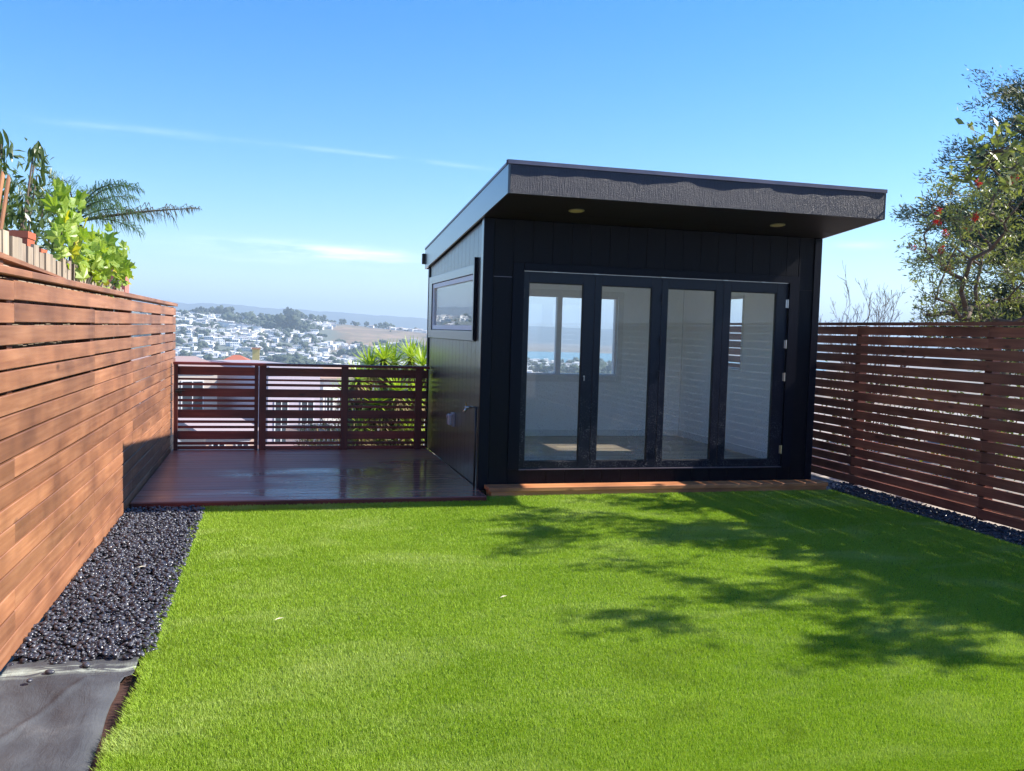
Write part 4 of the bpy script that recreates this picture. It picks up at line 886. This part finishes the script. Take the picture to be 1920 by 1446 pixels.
# palm
e=empty('palm_tree',(-2.95,15.4,float(H(-2.95,15.4)))); tag(e,'feathery palm with one long half dry frond reaching right above the fence end','palm tree'); zb=e.location.z; rd=random.Random(12)
MB().path([(0,0,0),(.03,.0,(3.0-zb)*.5),(0,0,3.05-zb)],[.14,.11,.10],10).build('trunk',P_barkd,e,smooth=True)
def frond(az_,el0,length,droop,nl,ll,matl,hang=.5,rr=.016):
    p=Vector((0,0,3.1-zb)); pts=[p.copy()]; d=Vector((math.cos(az_)*math.cos(el0),math.sin(az_)*math.cos(el0),math.sin(el0))); ns=16
    for i in range(ns):
        d=(d+Vector((0,0,-droop/ns))).normalized(); p=p+d*(length/ns); pts.append(p.copy())
    m=MB(); m.path(pts,[rr*(1-.85*i/ns) for i in range(ns+1)],6)
    V=[];Fc=[]
    for i in range(nl):
        t=.14+.86*i/nl; q=t*ns; k=min(ns-1,int(q)); c=pts[k].lerp(pts[k+1],q-k); dd=(pts[k+1]-pts[k]).normalized(); sd_=dd.cross(Vector((0,0,1))).normalized()
        for s in (-1,1):
            l=ll*math.sin(pi*min(.97,t*.8+.14))*rd.uniform(.7,1.15); o=(sd_*s*rd.uniform(.35,1)+dd*.65+Vector((rd.gauss(0,.15),rd.gauss(0,.15),rd.gauss(.1,.25)))).normalized()
            e1=c+o*l*.5; e2=e1+(o+Vector((0,0,-hang*rd.uniform(.8,2.2)))).normalized()*l*.5; wv=dd*.0065; b=len(V); V+=[c-wv*.6,c+wv*.6,e1+wv,e1-wv,e2]; Fc+=[(b,b+1,b+2,b+3)]; Fc+=[(b+3,b+2,b+4)]
    b=len(m.v); m.v+=[tuple(v) for v in V]; m.f+=[tuple(i+b for i in f) for f in Fc]; m.m+=[1]*len(Fc)
    m.build('frond',[P_barkd,matl],e)
frond(0.05,R(15),1.84,.16,64,.50,L_palmdry,1.5,.032)
for k,(a,el0,ln,dr) in enumerate(((.4,60,1.1,1.5),(1.3,65,1.3,1.6),(2.2,55,1.3,1.6),(3.1,62,1.25,1.6),(3.9,50,1.2,1.5),(4.7,65,1.2,1.8),(5.5,50,1.15,1.6),(-.15,40,1.2,1.3),(.1,70,1.25,2.0),(5.9,72,1.2,2.2),(3.4,78,1.1,1.8),(-.3,18,1.1,.9),(2.8,30,1.25,1.0),(5.1,35,1.1,1.2))): frond(a,R(el0),ln,dr,44,.46,L_palm,1.3)

# ------------------------------------------------------------------ nearby houses below the deck
def P_rand(name,cols,rough=.8):
    t=NT(name); oi=t.new('ShaderNodeObjectInfo'); n=len(cols); c=t.ramp(oi.outputs['Random'],[(i/(n-1),c_) for i,c_ in enumerate(cols)]); return t.done(t.bsdf(c,rough))
M_dark=plain('dark window glass',(.04,.055,.07),.12); M_frame=plain('white window frame',(.7,.7,.7),.5)
def house(x0,x1,y0,y1,zb,zt,wallc,roofc,label,hip=0,rise=1.6,wins=3,fl=2,flat=False,chim=None,par=0,rz=.42):
    e=empty('house',((x0+x1)/2,y0,zb),0 if chim else rz); tag(e,label,'house'); cx=(x0+x1)/2
    mw=plain('house wall '+label[:12],wallc,.85,.1,6); mr=plain('house roof '+label[:12],roofc,.85,.4,8)
    hw=(x1-x0)/2; dp=y1-y0; h=zt-zb
    MB().box(-hw,0,0,hw,dp,h).build('wall',mw,e)
    if flat:
        MB().box(-hw-.12,-.12,h+.002,hw+.12,dp+.12,h+.35).build('parapet',mw,e); MB().box(-hw+.1,.1,h+.351,hw-.1,dp-.1,h+.40).build('roof',mr,e)
    else:
        o=.35; z0=h+.002; ri=rise; k=min(hw,dp/2)*hip
        MB().add([(-hw-o,-o,z0),(hw+o,-o,z0),(hw+o,dp+o,z0),(-hw-o,dp+o,z0),(-hw-o+k,dp/2,z0+ri),(hw+o-k,dp/2,z0+ri)],[(0,1,5,4),(2,3,4,5),(1,2,5),(3,0,4),(3,2,1,0)]).build('roof',mr,e)
    fh=h/fl
    for f in range(fl):
        for i in range(wins):
            wx=-hw+2*hw*(i+.5)/wins; wz=f*fh+fh*.38; ww=min(1.3,2*hw/wins*.45); wh=fh*.42
            w_=bpy.data.objects.new('window',None); COL.objects.link(w_); w_.parent=e; w_.location=(wx,0,wz)
            m=MB(); 
            for q in ((-ww/2-.07,-ww/2,-.07,wh+.07),(ww/2,ww/2+.07,-.07,wh+.07),(-ww/2,ww/2,-.07,0),(-ww/2,ww/2,wh,wh+.07),(-.03,.03,0,wh)): m.box(q[0],-.06,q[2],q[1],-.001,q[3])
            m.build('frame',M_frame,w_); MB().box(-ww/2,-.03,0,ww/2,-.001,wh).build('pane',M_dark,w_)
    if chim: a,b,c,d_,hh=chim; MB().box(a-cx,b-y0,h-.5,c-cx,d_-y0,hh-zb).build('chimney',plain('yellow stucco chimney',(.62,.50,.22),.85,.2,6),e); MB().box(a-cx-.1,b-y0-.1,hh-zb+.001,c-cx+.1,d_-y0+.1,hh-zb+.15).build('chimney_cap',plain('chimney cap tile',(.5,.25,.15),.8),e)
    return e
def at(az_,d): return d*math.tan(R(az_))
def gz(x,y): return float(H(x,y))-.3
house(-6.1,-1.9,110,118,gz(-4,114)-1,-3.3,(.66,.38,.24),(.40,.13,.08),'peach stucco house with red tile roof and yellow chimney above the gate',hip=1,rise=1.1,chim=(-2.1,109.6,-1.3,110.4,-1.35))
house(-9.5,-3.05,60,70,gz(-5,62)-1,-1.25,(.52,.45,.40),(.36,.26,.24),'tan house seen through the upper left of the gate',rise=.5,wins=2)
house(-2.8,-.6,42,50,gz(-1.7,45)-1,-3.2,(.62,.44,.34),(.40,.32,.32),'small peach house seen through the middle of the gate',rise=.5,wins=2)
house(-.3,3.2,58,68,gz(1.5,60)-1,-1.4,(.46,.40,.46),(.34,.31,.34),'dull lilac flat roofed house seen behind the left half of the railing',flat=True,wins=2,fl=1)
house(3.9,8.5,75,86,gz(6,80)-1,-2.6,(.78,.72,.66),(.42,.28,.22),'cream house with brown roof behind the yuccas',rise=.8,wins=4)
house(.4,2.4,34,40,gz(1.5,36)-1,-3.6,(.28,.34,.55),(.34,.20,.18),'small blue grey house low behind the railing',rise=.4,wins=2)
house(-6.2,-3.2,33,39,gz(-4,35)-1,-2.7,(.40,.42,.46),(.24,.24,.26),'low grey house behind the left of the gate',rise=.5,wins=2)
house(-.2,1.3,24,28,gz(.5,26)-1,-3.1,(.42,.20,.18),(.30,.16,.14),'small dull red shed roofed house low behind the railing',rise=.3,wins=1,fl=1)
house(1.5,2.9,27.5,30.5,gz(2,28)-1,-3.3,(.48,.42,.28),(.28,.24,.2),'small ochre outbuilding low behind the railing',rise=.3,wins=1,fl=1)
house(4.6,10,38,48,gz(6,42)-1,-3.4,(.72,.70,.70),(.36,.34,.34),'pale house low beyond the shed corner',rise=.6)
for k,(a,d,h_,wd,c,rc,lab) in enumerate(((-4.6,150,7,12,(.8,.8,.78),(.5,.48,.47),'white house over the gate, left of the peach roof'),(.4,170,7,14,(.75,.76,.78),(.55,.54,.54),'wide pale house just over the railing, left part'),(3.2,190,7,16,(.8,.76,.74),(.45,.28,.24),'pale pink house just over the railing near its middle post'),(5.4,220,8,16,(.7,.74,.78),(.5,.5,.5),'light grey house over the railing left of the yuccas'),(-2.0,260,8,14,(.78,.78,.74),(.4,.38,.36),'cream house on the slope behind the peach roof'),(1.8,300,9,22,(.8,.8,.8),(.6,.6,.6),'large white block over the middle of the railing'),(17.2,210,7,20,(.8,.8,.78),(.5,.5,.5),'white house seen low through the rear shed window'),(19.5,240,7,20,(.78,.7,.6),(.5,.4,.35),'tan house seen low through the rear shed window'))):
    x=at(a,d); zb=gz(x,d); house(x-wd/2,x+wd/2,d,d+10,zb-4,zb+h_,c,rc,lab,rise=1.4,wins=5,hip=.3)
# parked red car in the lane
def car(x,y,z,rz,col,label):
    e=empty('parked_car',(x,y,z),rz); tag(e,label,'car'); pm_=plain('car paint',col,.25)
    prof=[(-2.1,.35),(-2.15,.75),(-1.9,.92),(-1.2,.98),(-.7,1.42),(.75,1.45),(1.35,1.0),(2.0,.88),(2.12,.6),(2.08,.35)]
    n=len(prof); V=[(a,s,b) for s in (-.85,.85) for a,b in prof]; MB().add(V,[tuple(range(n)),tuple(range(2*n-1,n-1,-1))]+[(i,i+n,(i+1)%n+n,(i+1)%n) for i in range(n)]).build('body',pm_,e,bevel=.03)
    for s in (-1,1): MB().add([(-1.05,s*.856,1.0),(1.2,s*.856,1.02),(.7,s*.856,1.38),(-.65,s*.856,1.36)],[(0,1,2,3)]).build('side_window',M_dark,e)
    for a in (-1.35,1.35):
        for s in (-1,1): w_=MB().tube((a,s*.70,.32),(a,s*.88,.32),.32,n=18).build('wheel',P_hose,e); MB().tube((a,s*.881,.32),(a,s*.89,.32),.19,n=12).build('rim',P_metal,w_)
    return e
car(.95,31.5,gz(1,31.5)+.55,R(8),(.5,.02,.02),'red car parked in the lane behind the railing')
car(3.3,31.5,gz(3,31.5)+.55,R(4),(.03,.05,.25),'dark blue car parked in the lane behind the yuccas')
mb=MB(); mb.add([(-30,27,gz(0,27)+.35),(40,27,gz(0,27)+.35),(40,34,gz(0,34)+.42),(-30,34,gz(0,34)+.42)],[(0,1,2,3)]); tag(mb.build('lane',plain('sunlit concrete lane',(.30,.27,.27),.9,.2,3)),'pale concrete lane below the deck','road',kind='structure')
mb=MB(); mb.box(7.2,-6,-.13,16,13,-.06); tag(mb.build('neighbour_yard',plain('gravel yard',(.24,.215,.19),.95,.6,9)),'pale gravel ground of the yard beyond the right fence','ground',kind='structure')

# ------------------------------------------------------------------ far town
WALLC=[(.82,.82,.80),(.75,.78,.80),(.80,.74,.66),(.66,.68,.70),(.85,.84,.82),(.62,.52,.45)]
MH_w=P_rand('far house walls',WALLC); MH_r=P_rand('far house roofs',[(.55,.55,.56),(.30,.28,.28),(.72,.72,.70),(.42,.30,.25),(.5,.48,.46)])
def hm(wd,dp,h,rs):
    m=MB(); m.box(-wd/2,-dp/2,-6,wd/2,dp/2,h); o=.4
    m.add([(-wd/2-o,-dp/2-o,h+.05),(wd/2+o,-dp/2-o,h+.05),(wd/2+o,dp/2+o,h+.05),(-wd/2-o,dp/2+o,h+.05),(-wd/2-o,0,h+rs),(wd/2+o,0,h+rs)],[(0,1,5,4),(2,3,4,5),(1,2,5),(3,0,4),(3,2,1,0)],1)
    nw=max(2,int(wd/3))
    for f in range(2):
        for i in range(nw):
            cx=-wd/2+wd*(i+.5)/nw; z=.8+f*h/2; m.box(cx-.6,-dp/2-.06,z,cx+.6,-dp/2-.01,z+1.3,2)
    return m
hms=[hm(9,9,5.5,1.6),hm(12,8,5,1.4),hm(8,10,7,1.2),hm(16,9,6,.8),hm(11,11,4,1.8)]
hme=[h.mesh('distant_house',[MH_w,MH_r,M_dark]) for h in hms]
cand=[]
rd=random.Random(77)
def tanfield(a,d): return 3.3+.5*math.sin(d/60)<a<10.5 and d>1680+60*math.sin(a*5)
def wood(a,d): return hnoise(d*math.sin(R(a))+0.0,d*math.cos(R(a)),95,5)>.38
tries=0
while len(cand)<2100 and tries<40000:
    tries+=1
    if rd.random()<.84: a=rd.uniform(-12.0,11.5) if rd.random()<.35 else rd.uniform(-6.5,9); 
    else: a=rd.uniform(14,23)
    d=math.sqrt(rd.uniform(420**2,2230**2)) if rd.random()<.85 else rd.uniform(400,1300)
    if a>13 and d>1900: continue
    if tanfield(a,d) and rd.random()<.985: continue
    if d>1280 and wood(a,d) and rd.random()<.85: continue
    x,y=d*math.sin(R(a)),d*math.cos(R(a))
    if any((x-c[0])**2+(y-c[1])**2<110 for c in cand[-400:]): continue
    cand.append((x,y,d,rd.randrange(5),rd.uniform(-.6,.6)))
cand.sort(key=lambda c:c[2])
for c in cand[:280]:
    o=link('distant_house',hme[c[3]],None,(c[0],c[1],float(H(c[0],c[1]))-.3),(0,0,c[4])); tag(o,'small pale house among many in the distant town','house',group='small pale houses of the distant town')
mb=MB()
colm=[[plain('far wall %d'%i,c,.85) for i,c in enumerate(WALLC[:5])],[plain('far roof %d'%i,c,.85) for i,c in enumerate([(.55,.55,.56),(.32,.30,.30),(.72,.72,.70)])]]
for c in cand[280:]:
    h=hms[c[3]]; ca,sa=math.cos(c[4]),math.sin(c[4]); z=float(H(c[0],c[1]))-.3; b=len(mb.v); wi=rd.randrange(5); ri=5+rd.randrange(3)
    mb.v+=[(c[0]+x*ca-y*sa,c[1]+x*sa+y*ca,z+zz_) for x,y,zz_ in h.v]; mb.f+=[tuple(i+b for i in f) for f in h.f]; mb.m+=[wi if q==0 else (ri if q==1 else 8) for q in h.m]
tag(mb.build('hillside_houses',colm[0]+colm[1]+[M_dark]),'mass of tiny pale houses covering the far hillside','houses',kind='stuff')
# row of white gabled terraces on the hill
tmesh=hm(9,10,7,3).mesh('terrace_house',[colm[0][0],colm[1][1],M_dark])
for i in range(9):
    a=-2.95+i*.28; d=1860-i*6; x,y=d*math.sin(R(a)),d*math.cos(R(a)); o=link('terrace_house',tmesh,None,(x,y,float(H(x,y))+1),(0,0,R(90))); tag(o,'white gabled house in the even row on the wooded hill','house',group='even row of white gabled houses on the hill')
for i in range(26):
    a=7.1+i*.16+rd.uniform(-.05,.05); d=rd.uniform(2080,2180); x,y=d*math.sin(R(a)),d*math.cos(R(a)); o=link('distant_house',rd.choice(hme),None,(x,y,float(H(x,y))),(0,0,rd.uniform(-.3,.3))); tag(o,'small pale house in the row along the bare ridge above the tan slope','house',group='small houses along the bare ridge')
# warehouses on the flat
for i,(a,d,wd,dp,h,lab) in enumerate(((2.6,980,60,30,9,'long low white warehouse at the left of the flat town'),(5.0,1120,110,30,8,'very long white warehouse at the foot of the tan hill'),(8.4,1180,55,28,14,'tall white block at the foot of the tan hill'),(1.0,760,45,25,9,'white block with flat roof in front of the long warehouses'),(3.8,640,50,25,8,'wide pale warehouse in front of the tan hill'),(16.8,900,90,40,8,'long pale warehouse seen through the left rear window pane'),(19.4,1050,90,40,8,'long pale warehouse seen through the right rear window pane'),(18.2,620,60,40,7,'nearer pale warehouse seen through the rear window'))):
    x,y=d*math.sin(R(a)),d*math.cos(R(a)); z=float(H(x,y)); e=empty('warehouse',(x,y,z)); tag(e,lab,'warehouse')
    MB().box(-wd/2,-dp/2,-3,wd/2,dp/2,h).build('wall',colm[0][i%2],e); MB().box(-wd/2-.5,-dp/2-.5,h+.05,wd/2+.5,dp/2+.5,h+.8).build('roof',colm[1][2],e); m=MB()
    for k in range(int(wd/8)): m.box(-wd/2+3+k*8,-dp/2-.1,2,-wd/2+7+k*8,-dp/2-.01,5)
    m.build('window_band',M_dark,e)
# far trees
bv,bf=ico(2)
L_far=plain('far tree foliage',(.045,.062,.035),.95,.0,1.5,var=.3); 
def lump(n,sx_,sz,seed):
    r=np.random.default_rng(seed); V=[];Fc=[]
    for i in range(n):
        c=np.array([r.normal(0,sx_*.45),r.normal(0,sx_*.45),sz*(.45+.5*r.random())]); s=sx_*(.28+.3*r.random()); v=bv*(1+.32*r.normal(size=(len(bv),1)))*np.array([s,s,s*.8])+c; Fc.append(bf+sum(len(q) for q in V)); V.append(v)
    return np.concatenate(V),np.concatenate(Fc)
tms=[npmesh('distant_tree',*lump(7,6,9,i),L_far) for i in range(4)]
def ftree(a,d,s,sz=1,label='dark green tree among many in the distant town',group='dark trees of the distant town'):
    x,y=d*math.sin(R(a)),d*math.cos(R(a)); o=link('distant_tree',rd.choice(tms),None,(x,y,float(H(x,y))-1),(0,0,rd.uniform(0,6.28))); o.scale=(s,s,s*sz); tag(o,label,'tree',group=group)
# skyline groups
for a0,a1,n,s0 in ((-4.6,-3.7,8,1.5),(-3.5,-2.4,8,1.6),(1.1,1.9,9,1.75),(1.8,3.3,16,1.15),(3.4,3.9,4,.7),(4.2,4.5,3,1.15),(4.8,5.9,6,.7),(6.4,7.3,9,1.0),(8.0,8.3,2,.8),(-2.2,1.0,12,.8)):
    for i in range(n): ftree(rd.uniform(a0,a1),rd.uniform(2080,2200),s0*rd.uniform(.6,1.3),rd.uniform(.9,1.6),'dark tree standing on the skyline ridge of the far hill','dark trees on the far skyline ridge')
ftree(1.05,1830,3.2,1.0,'big round dark tree standing alone on the hillside above the town',None)
k=0; tl=[]
while len(tl)<2300:
    a=(rd.uniform(-22,-6) if rd.random()<.22 else rd.uniform(-7,11.5)) if rd.random()<.9 else rd.uniform(14,23); d=math.sqrt(rd.uniform(420**2,2230**2))
    if tanfield(a,d) and not (rd.random()<.03): continue
    if a>13 and d>1900: continue
    if d>1280 and not wood(a,d) and rd.random()<.55: continue
    tl.append((a,d))
tl.sort(key=lambda q:q[1])
for a,d in tl[:150]: ftree(a,d,rd.uniform(.5,1.1))
Vs=[];Fs=[];nb=0
base=[lump(5,6,9,50+i) for i in range(3)]
bv0,bf0=ico(1)
def lump1(seed):
    r=np.random.default_rng(seed); V=[];Fc=[];c0=0
    for i in range(5):
        c=np.array([r.normal(0,2.7),r.normal(0,2.7),9*(.4+.5*r.random())]); s=6*(.28+.3*r.random()); V.append(bv0*(1+.3*r.normal(size=(len(bv0),1)))*np.array([s,s,s*.8])+c); Fc.append(bf0+c0); c0+=len(bv0)
    return np.concatenate(V),np.concatenate(Fc)
base=[lump1(60+i) for i in range(5)]
for a,d in tl[150:]:
    v,fc=base[rd.randrange(5)]; x,y=d*math.sin(R(a)),d*math.cos(R(a)); s=rd.uniform(.5,1.5)*(1.35 if wood(a,d) else .9); g=rd.uniform(0,6.28); vr=v.copy(); vr[:,0]=v[:,0]*math.cos(g)-v[:,1]*math.sin(g); vr[:,1]=v[:,0]*math.sin(g)+v[:,1]*math.cos(g); Vs.append(vr*s+np.array([x,y,float(H(x,y))-1])); Fs.append(fc+nb); nb+=len(v)
o=link('hillside_woods',npmesh('hillside_woods',np.concatenate(Vs),np.concatenate(Fs),L_far)); tag(o,'mass of tiny dark trees scattered over the far hillside','trees',kind='stuff')
